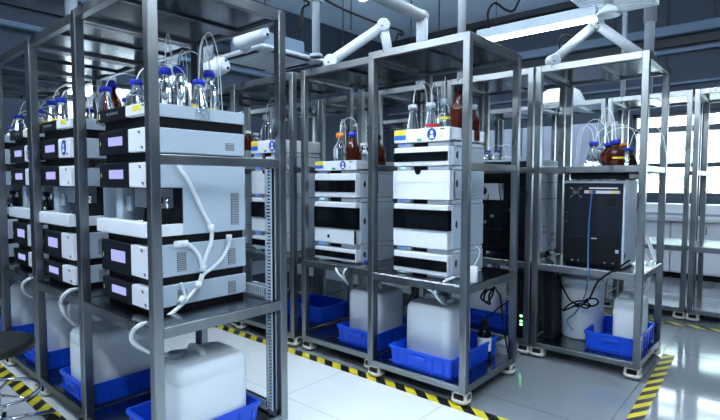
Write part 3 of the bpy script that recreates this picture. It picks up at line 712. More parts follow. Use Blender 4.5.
t = thing('waste_tub', (-1.16, 3.90, ZL), 'large round white tub left of the blue bin in the right rack', 'tub')
MB().lathe((-1.16, 3.90, ZL), [(.128, 0), (.142, .012), (.152, .40), (.152, .44)], 28).build('tub_body', 'can_plastic', t)
MB().lathe((-1.16, 3.90, ZL + .44), [(.158, -.02), (.160, 0), (.155, .012), (.03, .014)], 28).build('tub_lid', 'can_plastic', t)
# dark reagent bottle, standing in the middle bin
t = thing('reagent_bottle', (-1.488, 2.97, ZL + .009), 'black bottle with white label in the bin under the tall white stack', 'bottle')
MB().lathe((-1.488, 2.97, ZL + .009), [(.040, 0), (.044, .005), (.044, .15), (.036, .175), (.018, .20), (.018, .222)], 20).build('glass_body', 'black_gloss', t)
MB().lathe((-1.488, 2.97, ZL + .009), [(.0448, .045), (.0448, .135)], 20, caps=False).build('label', 'label_white', t)
MB().lathe((-1.488, 2.97, ZL + .009), [(.023, .215), (.023, .245), (.01, .247)], 16).build('cap', 'black_plastic', t)
# small shelf-top items of the middle racks
p = onz(473, 282, .69)
t = thing('plastic_beaker', p, 'tall white plastic cup on the shelf right of the tall white stack', 'cup')
MB().lathe(p, [(.024, 0), (.026, .003), (.027, .088), (.024, .092), (.005, .092)], 18).build('cup_body', 'white_plastic', t)
MB().tube([p + Vector((0, 0, .09)), p + Vector((.01, .02, .12)), p + Vector((.0, .08, .17)), p + Vector((-.04, .10, .2))], .003, 6).build('drain_tube', 'hose_white', t)
p = ony(367, 268, 2.58); p.z = .69
t = thing('sample_vial', p, 'small blue-capped vial on the shelf beside the short white stack', 'vial')
MB().lathe(p, [(.014, 0), (.015, .02)], 14).build('glass_body', 'glass_clear', t); MB().lathe(p, [(.017, .02), (.017, .045), (.012, .047)], 14).build('cap', 'cap_blue', t)

# ------------------------------------------------------------------ right rack: dark instrument seen from its back
t = thing('mass_analyser', (-1.01, 3.80, .69), 'large dark instrument seen from behind on the right rack shelf', 'instrument')
ix0, ix1, iy0, iy1 = -1.212, -.822, 3.60, 3.95
MB().box(ix0 + .02, ix1 - .02, iy0 + .02, iy1 - .02, .69, .705).build('base', 'black_plastic', t)
MB().box(ix0, ix1, iy0 + .012, iy1, .703, 1.285, .005).build('casing', 'pale_casing', t)
bk = MB().box(ix0 + .004, ix1 - .014, iy0, iy0 + .02, .705, 1.262, .003).build('rear_panel', 'navy_casing', t)
MB().box(ix0, ix1, iy0 - .004, iy0 + .02, 1.264, 1.276, .002).build('top_edge', 'pale_grey', t)
b2 = MB().box(ix0 + .006, ix1 - .03, iy0 - .012, iy0 + .002, .715, .905, .004).build('lower_rear_cover', 'black_plastic', t)
f = MB(); ctr = Vector((-1.13, iy0, 1.20))
f.lathe(ctr, [(.020, 0), (.022, .012), (.012, .016), (.012, .03)], 16, axis=(0, -1, 0))
for sx, sz in ((-1, 1), (1, 1), (-1, -1), (1, -1)): f.cyl(ctr + Vector((sx * .032, 0, sz * .03)), ctr + Vector((sx * .032, -.008, sz * .03)), .006, n=10); f.cyl(ctr + Vector((sx * .012, -.004, sz * .012)), ctr + Vector((sx * .03, -.004, sz * .03)), .003, n=6)
f.build('gas_fitting', 'steel', bk)
MB().box(-1.045, -.865, iy0 - .003, iy0 + .001, 1.226, 1.234).build('upper_label_strip', 'label_white', bk)
m = MB().box(-1.075, -.852, iy0 - .004, iy0 + .001, 1.194, 1.214, .001).build('connector_strip', 'pale_grey', bk)
for xa, xb, mm in ((-1.045, -1.025, 'red'), (-1.02, -1.0, 'black_plastic'), (-.905, -.875, 'sticker_yellow')): MB().box(xa, xb, iy0 - .008, iy0 - .003, 1.198, 1.211).build('connector', mm, m)
MB().box(-.945, -.880, iy0 - .005, iy0 + .001, 1.115, 1.165, .002).build('cover_plate', 'black_plastic', bk)
s = MB()
for x, z in ((-1.19, 1.06), (-1.19, 1.03), (-1.19, 1.0)): s.cyl((x, iy0, z), (x, iy0 - .004, z), .005, n=8)
s.build('screws', 'chrome', bk)
MB().box(-1.02, -.985, iy0 - .014, iy0 - .011, .885, .893).build('maker_mark', 'pale_grey', b2)
MB().box(-.868, -.848, iy0 - .015, iy0 - .011, .80, .822).build('power_socket', 'pale_grey', b2)
s = MB(); [s.cyl((x, iy0 - .011, .73), (x, iy0 - .016, .73), .005, n=8) for x in (-1.14, -1.1, -.93, -.88)]; s.build('screws', 'chrome', b2)
MB().box(ix1 - .001, ix1 + .003, iy0 + .03, iy0 + .05, .765, .80).build('side_socket', 'black_plastic', t)
t = thing('power_supply_box', (-1.0, 3.78, 1.285), 'low black box lying on the dark instrument under the bottle shelf', 'box')
m = MB(); m.box(-1.17, -.80, 3.585, 3.93, 1.290, 1.333, .008); m.build('box_body', 'black_plastic', t)
m = MB(); [m.cyl((x, y, 1.285), (x, y, 1.292), .012, n=10) for x in (-1.13, -.86) for y in (3.64, 3.90)]; m.build('feet', 'rubber', t)
# left: instrument with pale right side, back full of cables
t = thing('gas_chromatograph', (-1.70, 3.92, .69), 'pale-sided instrument with cluttered dark back, behind the tall white stack', 'instrument')
gx0, gx1, gy0, gy1 = -1.95, -1.475, 3.70, 4.215
MB().box(gx0, gx1, gy0 + .02, gy1, .715, 1.445, .006).build('casing', 'pale_casing', t)
bk = MB().box(gx0 + .01, gx1 - .012, gy0, gy0 + .022, .715, 1.43, .003).build('rear_panel', 'navy_casing', t)
m = MB(); [m.cyl((x, y, .69), (x, y, .717), .016, n=10) for x in (gx0 + .05, gx1 - .05) for y in (gy0 + .06, gy1 - .06)]; m.build('feet', 'rubber', t)
for z in (1.265, 1.135): MB().box(gx1 - .001, gx1 + .0015, gy0 + .03, gy1 - .02, z, z + .005).build('panel_seam', 'ink', t)
vents(t, gx1, gy0, [(.22, .29, .905, .93), (.22, .29, .86, .885), (.40, .47, .83, .86), (.40, .47, .78, .81), (.33, .36, .76, .79)])
m = MB(); m.box(gx0 + .05, gx0 + .24, gy0 - .06, gy0 + .003, 1.13, 1.26, .004); pm = m.build('rear_pump', 'pale_grey', t)
MB().lathe((gx0 + .10, gy0 - .06, 1.20), [(.03, 0), (.03, .012), (.01, .014)], 16, axis=(0, -1, 0)).build('pump_head', 'black_plastic', pm)
MB().box(gx0 + .02, gx1 - .06, gy0 - .03, gy0 + .002, 1.30, 1.40, .004).build('rear_box', 'black_plastic', t); MB().box(gx0 + .06, gx1 - .10, gy0 - .04, gy0 + .002, .74, .90, .004).build('rear_box', 'black_plastic', t)
m = MB(); [m.cyl((x, gy0, z), (x, gy0 - .02, z), .012, n=10) for x, z in ((-1.66, 1.05), (-1.60, .98), (-1.80, 1.0), (-1.86, .95))]; m.build('connectors', 'grey_plastic', bk)
rnd = random.Random(3)
for k in range(9):
    x, z = rnd.uniform(-1.9, -1.52), rnd.uniform(.95, 1.38); x2 = x + rnd.uniform(-.12, .12); y = 3.64 + rnd.uniform(-.05, .03)
    o = MB().tube([(x, gy0 - .005, z), (x, y, z - .02), ((x + x2) / 2 + rnd.uniform(-.05, .05), y - .01, (z + .72) / 2), (x2, y, .76 + rnd.uniform(-.03, .1)), (x2 + .04, gy0 - .005, .80)], .004 + .002 * (k % 3), 6, 8).build('power_cable', 'cable_black', t)
# bottles and small items above it
for px, lb in ((488, 'small blue-capped bottle on the instrument behind the tall stack, left one'), (497, 'small blue-capped bottle on the instrument behind the tall stack, right one')):
    p = ony(px, 153, 3.84); bottle((p.x, 3.84, 1.446), max(.06, p.z + .02 - 1.446), .034, 'cap_blue', 'glass_clear', lb, 'small bottles on the rear instrument', tubes=[arc((p.x, 3.84, 1.446), .08, .12, .1, .05, 1.46)])
p = ony(507, 158, 3.9); t = thing('cleaning_wipes', (p.x, 3.9, 1.446), 'crumpled white wipes on the instrument behind the tall stack', 'wipes')
m = MB(); [m.ball((p.x + dx, 3.9 + dy, 1.446 + .018), .03, (1.4, 1, .6)) for dx, dy in ((0, 0), (.045, .02), (-.04, .03), (.08, .0))]; m.build('wipe', 'white_plastic', t)
p = ony(526, 155, 3.75); t = thing('flow_meter', (-1.515, 3.80, 1.446), 'small grey meter standing on the instrument beside the right rack post', 'meter')
MB().box(-1.565, -1.485, 3.77, 3.84, 1.446, 1.56, .004).build('meter_body', 'pale_casing', t); MB().box(-1.555, -1.52, 3.767, 3.772, 1.525, 1.55).build('display', 'black_gloss', t)

# computers low down
t = thing('computer_tower', (-1.525, 3.80, ZL), 'black computer tower with green lights on the lower shelf, left of the rack post', 'computer')
MB().box(-1.60, -1.452, 3.60, 4.0, ZL, .60, .006).build('tower_case', 'black_plastic', t)
m = MB(); [m.box(-1.514, -1.496, 3.597, 3.602, z, z + .014) for z in (.19, .215, .255)]; m.build('status_lights', 'led_green', t)
t = thing('computer_tower', (-1.325, 3.82, ZL), 'dark computer tower right of the rack post, left of the white tub', 'computer')
MB().box(-1.352, -1.285, 3.63, 4.02, ZL, .615, .006).build('tower_case', 'navy_casing', t); MB().box(-1.345, -1.292, 3.627, 3.632, .16, .58, .002).build('front_grille', 'black_plastic', t)
# pale box of a neighbour on the shelf, small base block on the floor
t = thing('floor_socket_box', (-1.52, 3.40, 0), 'grey floor box between the middle rack and the right rack', 'floor box')
MB().box(-1.57, -1.47, 3.30, 3.46, 0, .115, .006).build('box_body', 'grey_plastic', t); MB().box(-1.555, -1.485, 3.296, 3.302, .03, .09, .002).build('socket_plate', 'pale_grey', t)

# ------------------------------------------------------------------ hoses and cables
def hose(name, pts, r, m, label, cat, clips=(), group='hoses and cables'):
    P = [Vector(p) for p in pts]
    o = tag(MB().tube(P, r, 10, 8).build(name, m, origin=P[0]), label, cat, group)
    for (c, dr) in clips:
        c = Vector(c); dr = Vector(dr).normalized(); MB().cyl(c - dr * .016, c + dr * .016, r * 1.7, n=12).build('clip', 'white_plastic', o)
    return o
XS = X0 + w + .014
def sp(px, py, x=XS): return onx(px, py, x)
hose('drain_hose', [sp(176, 160), sp(180, 168), sp(190, 184), sp(203, 212), sp(211, 228), sp(211, 242), sp(206, 256), sp(203, 266)], .0095, 'hose_white', 'thick white hose hanging down the side of the autosampler', 'hose', [(sp(211, 228), (0, .1, -1))])
hose('drain_hose', [sp(178, 244), sp(184, 243.5), sp(192, 247), sp(199, 256), sp(202, 266)], .0085, 'hose_white', 'short white hose bending from the upper pump side, left branch', 'hose', [(sp(184, 243.5), (0, 1, 0)), (sp(178.5, 244), (0, 1, 0))])
hose('drain_hose', [sp(229, 237), sp(228, 246), sp(222, 258), sp(212, 268), sp(204, 274), sp(201, 281)], .0085, 'hose_white', 'white hose from the upper pump side, right branch', 'hose', [(sp(229, 238), (0, 0, 1)), (sp(203, 268), (0, .3, 1))])
lo = [sp(202, 274), sp(198, 285), sp(190, 296), sp(178, 308), sp(166, 317)]
lo += [ony(150, 322.5, .985), ony(140, 325, .912), ony(133, 331, .905), ony(131.5, 339, .905), ony(138, 346, .93), ony(150, 352, .985), Vector((-2.07, 1.10, .49))]
hose('drain_hose', lo, .009, 'hose_white', 'long white hose looping past the front post into the nearest jerrycan', 'hose', [(sp(198, 285), (0, -.4, -1)), (sp(182, 300), (0, -.6, -.7))])
MBt = sp(181, 283); hose('hose_tee', [MBt, sp(184, 292), sp(186, 299)], .007, 'white_plastic', 'small white hose stub on the side of the lowest pump', 'hose connector')
def fl(px, py, Y): return ony(px, py, Y)
hose('drain_hose', [fl(80, 289, 1.0), fl(70, 290.5, .93), fl(62.5, 297, .905), fl(60.5, 304, .905), fl(64, 313, .92), fl(70, 320, .97), fl(76, 325, 1.03)], .0095, 'hose_white', 'thick white hose looping over the shelf edge into the second rack jerrycan', 'hose')
hose('drain_hose', [fl(80, 295, 1.0), fl(72, 300, .96), fl(68.5, 308, .96), fl(70, 317, .99), fl(76, 325, 1.03)], .005, 'tubing', 'thin clear tube inside the thick hose loop of the second rack', 'hose')
hose('drain_hose', [fl(37, 278, 1.0), fl(29, 279, .935), fl(23.5, 283, .92), fl(22.5, 288, .92), fl(26, 293, .95), fl(33, 297, 1.03)], .009, 'hose_white', 'white hose looping over the shelf edge of the third rack', 'hose')
hose('drain_hose', [fl(418, 277, 2.56), fl(421, 283, 2.52), fl(427, 288, 2.50), fl(434, 293, 2.53), fl(440, 301, 2.62), fl(447, 306, 2.70)], .008, 'hose_white', 'white hose running left into the jerrycan under the tall white stack', 'hose')
hose('drain_hose', [fl(455, 277, 2.52), fl(447, 280, 2.50), fl(440, 285, 2.49), fl(435, 292, 2.52), fl(441, 302, 2.62), fl(449, 306, 2.72)], .008, 'hose_white', 'white hose curving from the right into the jerrycan under the tall white stack', 'hose')
hose('drain_hose', [fl(338, 264, 2.60), fl(336, 268, 2.53), fl(338, 273, 2.51), fl(343, 278, 2.56), fl(347, 283, 2.70)], .008, 'hose_white', 'left white hose dropping from under the short white stack', 'hose')
hose('drain_hose', [fl(354, 266, 2.60), fl(347, 268, 2.53), fl(343.5, 273, 2.52), fl(345, 279, 2.60), fl(348, 284, 2.72)], .007, 'hose_white', 'right white hose dropping from under the short white stack', 'hose')
hose('network_cable', [fl(592.5, 190.5, 3.592), fl(592, 194, 3.57), fl(590, 210, 3.56), fl(588.5, 235, 3.55), fl(588, 262, 3.52), fl(588, 275, 3.495), fl(585, 295, 3.60), fl(576, 312, 3.68), fl(567, 320, 3.70), fl(571, 328, 3.66), fl(573, 330, 3.62)], .0045, 'cable_blue', 'blue network cable hanging down the back of the dark instrument', 'cable')
hose('power_cable', [fl(630, 260, 3.57), fl(618, 268, 3.53), fl(606, 275, 3.50), fl(597, 283, 3.50), fl(589, 299, 3.62), fl(580, 306, 3.66), fl(575, 306, 3.66)], .006, 'cable_black', 'black power cable running down from the dark instrument', 'cable')
hose('power_cable', [fl(558, 278, 3.60), fl(563, 288, 3.66), fl(570, 300, 3.68), fl(578, 304, 3.68), fl(588, 299, 3.67), fl(596, 299, 3.67), fl(598, 303, 3.66), fl(592, 306, 3.66), fl(580, 304, 3.66), fl(570, 308, 3.65), fl(563, 310.5, 3.65), fl(572, 303, 3.65), fl(583, 301, 3.64), fl(590, 305, 3.64), fl(586, 308, 3.65), fl(577, 305, 3.65)], .006, 'cable_black', 'coiled bundle of black cable before the white tub', 'cable')
def px(x, y, X): return onx(x, y, X)
hose('power_cable', [px(497, 280, -1.40), px(489, 286, -1.40), px(483, 293, -1.40), px(481, 298, -1.40), px(487, 302, -1.40), px(492, 296, -1.40), px(494, 287, -1.40), px(489, 296, -1.40), px(490, 304, -1.40), px(484, 300, -1.40), px(487, 291, -1.40), px(496, 288, -1.40)], .006, 'cable_black', 'bundled black cable hanging beside the middle rack lower end', 'cable')
hose('power_cable', [px(496, 290, -1.39), px(500, 296, -1.38), px(502, 310, -1.37), px(504, 330, -1.36), px(508, 352, -1.345), px(510, 356, -1.36)], .005, 'cable_black', 'thin black cable hanging down to the middle rack lower shelf', 'cable')
hose('power_cable', [px(511, 300, -1.60), px(500, 307, -1.60), px(490, 315, -1.60), px(480, 323, -1.6)], .005, 'cable_black', 'straight black cable slanting behind the middle rack end', 'cable')
# clutter of cables on the floor shelf behind the tall stack
hose('power_cable', [fl(545, 256, 3.60), fl(552, 262, 3.58), fl(558, 272, 3.56), fl(556, 279, 3.56)], .006, 'cable_black', 'short black cable hooked over the right rack shelf', 'cable')
for k, (dx, lb) in enumerate(((0, 'front'), (.06, 'rear'))):
    hose('white_cable', [(-.73 + .01 * k, 3.95 + dx, .697), (-.72, 4.02 + dx, .72), (-.76, 4.08 + dx, .80), (-.80, 4.12 + dx, .86), (-.82, 4.10 + dx, .78), (-.76, 4.02 + dx, .70), (-.73, 3.90 + dx, .697), (-.72, 3.86 + dx, .64), (-.74, 3.90 + dx, .50)], .006, 'hose_white', f'{lb} looped white cable at the right end of the right rack shelf', 'cable')

# slotted cable duct on the end rack
t = thing('cable_duct', (-1.93, 1.585, .115), 'pale slotted cable duct running down the back of the left front rack', 'cable duct')
def duct(parent, p, q, nm):
    p, q = Vector(p), Vector(q); L = (q - p).length; d = (q - p).normalized(); vert = abs(d.z) > .5
    m = MB(); n = int(L / .0165)
    sd = Vector((1, 0, 0)) if vert else Vector((0, 0, 1)); ou = Vector((0, -1, 0))
    def bx(c, hd, hs, ho):
        lo = c - d * hd - sd * hs - ou * ho; hi = c + d * hd + sd * hs + ou * ho
        m.box(min(lo.x, hi.x), max(lo.x, hi.x), min(lo.y, hi.y), max(lo.y, hi.y), min(lo.z, hi.z), max(lo.z, hi.z))
    c = (p + q) / 2
    bx(c + ou * -.012, L / 2, .022, .002)
    bx(c + ou * .012 - sd * .020, L / 2, .003, .003); bx(c + ou * .012 + sd * .020, L / 2, .003, .003)
    for k in range(n): bx(p + d * (L * (k + .5) / n) + ou * .013, .0045, .020, .002)
    bk = m.build(nm, 'pale_casing', parent)
    m = MB(); bx(c + ou * -.004, L / 2, .0185, .006); m.build('duct_filling', 'black_plastic', bk)
duct(t, (-1.925, 1.552, .135), (-1.925, 1.552, 1.335), 'vertical_duct')
t = thing('cable_duct', (-2.2, 1.585, .115), 'dark slotted cable duct lying along the lower shelf back of the left front rack', 'cable duct')
duct(t, (-2.56, 1.55, .150), (-1.955, 1.55, .150), 'horizontal_duct')
t = thing('cable_duct', (-2.2, 1.585, .69), 'short slotted cable duct along the middle shelf back of the left front rack', 'cable duct')
duct(t, (-2.50, 1.55, .725), (-1.955, 1.55, .725), 'horizontal_duct')

# ------------------------------------------------------------------ stool
t = thing('lab_stool', (-2.875, .62, 0), 'black round lab stool with chrome foot ring at lower left', 'stool')
sx, sy = -2.875, .62
MB().lathe((sx, sy, .445), [(.15, 0), (.172, .008), (.176, .03), (.172, .052), (.15, .063), (.05, .066)], 32).build('seat', 'seat_black', t)
MB().lathe((sx, sy, .08), [(.026, 0), (.026, .17), (.018, .175), (.018, .37)], 16).build('column', 'chrome', t)
m = MB(); m.tube([(sx + .19 * math.cos(2 * PI * k / 24), sy + .19 * math.sin(2 * PI * k / 24), .24) for k in range(25)], .010, 8, 3)
for k in range(3): a = 2 * PI * k / 3 + .5; m.cyl((sx, sy, .24), (sx + .19 * math.cos(a), sy + .19 * math.sin(a), .24), .007, n=8)
m.build('foot_ring', 'chrome', t)
for k in range(5):
    a = 2 * PI * k / 5 + .3; e = Vector((sx + .25 * math.cos(a), sy + .25 * math.sin(a), .068))
    g = MB().tube([(sx, sy, .105), e], .014, 8).build('base_leg', 'chrome', t)
    MB().cyl(e + Vector((-.02 * math.sin(a), .02 * math.cos(a), -.043)), e - Vector((-.02 * math.sin(a), .02 * math.cos(a), .043)), .025, n=14).build('caster', 'rubber', g)

# ------------------------------------------------------------------ ceiling: lamps, extraction arms, pipes, air conditioner
def batten(x0, x1, y, z, label):
    t = thing('strip_light', ((x0 + x1) / 2, y, z), label, 'strip light', 'strip lights under the ceiling')
    MB().box(x0, x1, y - .055, y + .055, z + .03, z + .13, .006).build('housing', 'lamp_housing', t)
    MB().box(x0 + .01, x1 - .01, y - .045, y + .045, z + .002, z + .034, .006).build('diffuser', 'lamp_diffuser', t)
    for x in (x0 + .2, x1 - .2): MB().cyl((x, y, z + .12), (x, y, ZC), .004, n=6).build('hanger', 'dark_trim', t)
batten(-2.66, -1.44, 5.06, 2.79, 'lit strip light above the right rack, seen in the picture')
def bare_tube(x0, x1, y, z, label):  # out-of-view lamps; slim housing lets the tubes light the ceiling too
    t = thing('strip_light', ((x0 + x1) / 2, y, z), label, 'strip light', 'strip lights under the ceiling')
    MB().box(x0, x1, y - .02, y + .02, z + .05, z + .09, .004).build('housing', 'lamp_housing', t)
    for s_ in (-1, 1): MB().cyl((x0 + .02, y + s_ * .05, z + .03), (x1 - .02, y + s_ * .05, z + .03), .022, n=12).build('fluorescent_tube', 'lamp_tube' if y < 3 else 'ceiling_fill_tube', t)
    m = MB(); [m.box(x - .012, x + .012, y - .075, y + .075, z, z + .055, .003) for x in (x0 + .012, x1 - .012)]; m.build('end_caps', 'lamp_housing', t)
    for x in (x0 + .2, x1 - .2): MB().cyl((x, y, z + .08), (x, y, ZC), .004, n=6).build('hanger', 'dark_trim', t)
for x, y, lb in ((-1.6, 1.75, 'twin tube strip light above the white aisle, nearest the rack ends'), (-3.2, 1.75, 'twin tube strip light above the white aisle, over the front left racks'), (.1, 1.75, 'twin tube strip light right of the white aisle'),
                 (-1.6, -.2, 'middle twin tube strip light on the camera side'), (-3.2, -.2, 'left twin tube strip light on the camera side'), (.1, -.2, 'right twin tube strip light on the camera side'), (-1.9, 3.35, 'unseen tube light added to brighten the ceiling, over the middle row, right one'),
                 (-3.5, 3.35, 'unseen tube light added to brighten the ceiling, over the middle row, middle one'), (-5.1, 3.35, 'unseen tube light added to brighten the ceiling, over the middle row, left one'),
                 (-.7, 5.5, 'unseen tube light added to brighten the ceiling, over the window row, right one'), (-2.4, 5.5, 'unseen tube light added to brighten the ceiling, over the window row, middle one'), (-4.2, 5.5, 'unseen tube light added to brighten the ceiling, over the window row, left one')):
    bare_tube(x - .6, x + .6, y, 2.95 if y < 3 else 3.5 if y < 5 else 3.55 if x > -3 else 3.86, lb)  # the high rear tubes are added fill for the ceiling, out of view
def arm_joint(parent, c, r, ax, nm='joint'):
    ax = Vector(ax).normalized(); o = MB().lathe(Vector(c) - ax * r * .9, [(r * .8, 0), (r, r * .2), (r, r * 1.6), (r * .8, r * 1.8)], 18, axis=ax).build(nm, 'arm_white', parent)
    return o
def arm(pts, r, label, rest=None):
    P = [Vector(p) for p in pts]
    t = thing('extraction_arm', P[0], label, 'fume extraction arm', 'white fume extraction arms')
    for a, b in zip(P, P[1:]): MB().cyl(a, b, r, n=18).build('duct_tube', 'arm_white', t)
    for k, p in enumerate(P[:-1] if rest is None else P):
        j = arm_joint(t, p, r * 1.35, (.75, -.65, 0))
        n = Vector((.65, -.75, .1)).normalized()
        m = MB(); [m.cyl(p + Vector((dx, -r * 1.0, dz)) , p + Vector((dx, -r * 1.34, dz)), r * .13, n=8) for dx, dz in ((r * .3, r * .4), (r * .75, -.3 * r))]; m.build('screws', 'black_plastic', j)
    return t
# over the short and the tall stack
a = [atd(390, 60, 3.9), atd(383, 26, 3.85), atd(330, 62, 3.75), atd(318, 62, 3.75)]
arm([a[0], a[1], a[2]], .038, 'white folded extraction arm over the middle racks, left of the ceiling pipes', 1)
dr = thing('drop_pipe', (a[0].x, a[0].y, 0), '', 'pipe'); bpy.data.objects.remove(dr)
a = [atd(553, 61, 4.9), atd(596, 24, 4.9), atd(648, 60, 4.75)]
arm(a, .046, 'white folded extraction arm above the right rack', 1)
# two joints near the left ceiling, hanging off one arm behind the front left rack
def arm_end(px, py, D, drop, label):
    """blunt capped end of a hanging arm: a fat barrel with a round cap towards the right front"""
    c = atd(px, py, D); t = thing('extraction_arm', c, label, 'fume extraction arm', 'white fume extraction arms')
    ax = (RT * .86 - FW * .45 + UP * .16).normalized(); r = .068
    MB().lathe(c - ax * .15, [(r * .55, 0), (r * .86, .02), (r, .06), (r, .26), (r * .92, .275), (r * .92, .30), (r * .7, .315)], 24, axis=ax).build('barrel', 'arm_white', t)
    e = c + ax * .166; u = UP
    m = MB(); [m.cyl(e + UP * dz + RT * dx, e + UP * dz + RT * dx - ax * .012, .011, n=10) for dz, dx in ((.03, .0), (-.03, .02))]; m.build('cap_screws', 'black_plastic', t)
    back = c - ax * .10; up = back + FW * drop
    MB().cyl(back, up, .05, n=16).build('duct_tube', 'arm_white', t)
    MB().cyl(up, (up.x, up.y, ZC), .05, n=16).build('duct_tube', 'arm_white', t); MB().ball(up, .055).build('elbow', 'arm_white', t)
    return t
arm_end(250, 37, 4.1, .16, 'upper white extraction arm end seen under the front left rack top')
arm_end(211, 70, 4.1, .16, 'lower white extraction arm end beside the nearest bottles')
# pipes
def pipe(pts, r, label, flange=None, name='ceiling_pipe', m='pipe_white'):
    P = [Vector(p) for p in pts]; t = thing(name, P[0], label, 'pipe', 'white ceiling pipes')
    for a, b in zip(P, P[1:]): MB().cyl(a, b, r, n=18).build('pipe_run', m, t)
    for p in P[1:-1]: MB().ball(p, r * 1.12).build('elbow', m, t)
    for z in (flange or ()):
        MB().cyl((P[0].x, P[0].y, z), (P[0].x, P[0].y, z + .03), r * 1.55, n=18).build('flange', m, t)
    return t
p = atd(316, 30, 4.6); pipe([(p.x, p.y, ZC), (p.x, p.y, 2.42)], .037, 'white vertical pipe with flange, left of the folded arm', [p.z + .25, 2.42])
p = atd(422, 30, 4.35); e = Vector((p.x, p.y, atd(420, 17, 4.35).z)); q = Vector((p.x, p.y, 2.12))
pipe([q, e, (e.x + .05, e.y - 3.2, e.z + .02)], .052, 'thick white pipe running along the ceiling to an elbow')
p = atd(462, 10, 4.5); pipe([(p.x, p.y, ZC), (p.x, p.y, 2.12)], .037, 'white vertical pipe left of the strip light')
p = atd(650, 20, 5.0); t = pipe([(p.x, p.y, ZC), (p.x, p.y, 2.12)], .046, 'white vertical pipe above the right rack, with red tag', [])
MB().cyl((p.x, p.y, atd(650, 22, 5).z), (p.x, p.y, ZC), .058, n=18).build('sleeve', 'pipe_white', t)
MB().box(p.x + .03, p.x + .064, p.y - .05, p.y - .02, atd(650, 8, 5).z, atd(650, -8, 5).z).build('red_tag', 'red', t)
p = atd(71, 4, 4.4); pipe([(p.x, p.y, ZC), (p.x, p.y, 2.12)], .05, 'white vertical pipe behind the second front left rack')
p = atd(623, 85, 6.6); pipe([(p.x, p.y, ZC), (p.x, p.y, 2.15)], .032, 'thin pale pipe beyond the right rack post')
# black ceiling cables
def wire(pts, r, label): hose('ceiling_cable', pts, r, 'cable_black', label, 'cable')
wire([atd(298, -4, 4.0), atd(309, 3, 4.0), atd(303, 8, 4.0), atd(301, 18, 4.0), atd(301, 30, 4.0)], .010, 'black cable hanging down at the left vertical pipe')
wire([atd(318, -4, 4.2), atd(345, 10, 4.2), atd(380, 24, 4.2), atd(401, 31, 4.2), atd(402, 35, 4.2), atd(398, 34, 4.2), atd(396, 41, 4.2)], .009, 'black cable slanting down to a hook behind the middle rack top')
wire([atd(489, 28, 4.2), atd(488, 12, 4.2), atd(495, 3, 4.2), atd(506, 10, 4.2), atd(514, 10, 4.2), atd(521, -4, 4.2)], .010, 'black curved cable above the strip light')
wire([atd(560, 55, 4.9), atd(560, 40, 4.9), atd(565, 35, 4.9), atd(575, 37, 4.9), atd(588, 34, 4.9)], .009, 'black cable on the right extraction arm')
def rod(px, y0, y1, D, label):
    p = atd(px, y1, D); tag(MB().cyl((p.x, p.y, p.z), (p.x, p.y, ZC), .006, n=8).build('hanger_rod', 'dark_trim', origin=(p.x, p.y, p.z)), label, 'rod', 'hanger rods under the ceiling')
for px_, y1, lb in ((343, 53, 'left dark hanger rod behind the folded arm'), (351, 30, 'second dark hanger rod, above the folded arm'), (411, 40, 'dark hanger rod beside the elbow pipe'), (439, 34, 'thin dark hanger rod above the tall stack rack')): rod(px_, 0, y1, 4.9, lb)
# ceiling cassette
ccx, ccy = -4.45, 3.57
t = thing('air_conditioner', (ccx, ccy, 2.6), 'white square ceiling air conditioner with dark vents behind the front left rack', 'air conditioner')
MB().box(ccx - .46, ccx + .46, ccy - .43, ccy + .43, 2.6, 2.635, .01).build('face_panel', 'pale_grey', t)
MB().box(ccx - .30, ccx + .30, ccy - .28, ccy + .28, 2.64, 2.82, .01).build('body', 'beam_paint', t)
for a in ((-.28, .28, -.38, -.33), (-.28, .28, .33, .38), (-.41, -.36, -.26, .26), (.36, .41, -.26, .26)): MB().box(ccx + a[0], ccx + a[1], ccy + a[2], ccy + a[3], 2.594, 2.602).build('air_slot', 'black_plastic', t)
m = MB(); m.box(ccx - .24, ccx + .24, ccy - .24, ccy + .24, 2.594, 2.601, .002); m.build('intake_grille', 'pale_grey', t)
m = MB(); [m.cyl((ccx + a * .27, ccy + b * .25, 2.81), (ccx + a * .35, ccy + b * .33, ZC), .006, n=6) for a in (-1, 1) for b in (-1, 1)]; m.build('hanger_rods', 'dark_trim', t)
# louvred white panel at the top right
t = thing('ceiling_grille', atd(612, 2, 4.7), 'white louvred ceiling panel cut by the top edge of the photo', 'air grille')
p = atd(612, 3, 4.7); z = p.z
for k in range(9): MB().box(p.x - .24, p.x + .30, p.y - .30 + k * .07, p.y - .265 + k * .07, z, z + .02, .003).build('louvre', 'white_plastic', t)
m = MB(); m.box(p.x - .27, p.x - .24, p.y - .33, p.y + .33, z - .006, z + .05, .003); m.box(p.x + .30, p.x + .33, p.y - .33, p.y + .33, z - .006, z + .05, .003); m.box(p.x - .24, p.x + .30, p.y - .33, p.y - .30, z - .006, z + .05, .003); m.box(p.x - .24, p.x + .30, p.y + .30, p.y + .33, z - .006, z + .05, .003); m.build('frame', 'white_plastic', t)
m = MB(); [m.cyl((p.x + a, p.y + b, z + .04), (p.x + a, p.y + b, ZC), .006, n=6) for a in (-.255, .315) for b in (-.31, .31)]; m.build('hanger_rods', 'dark_trim', t)
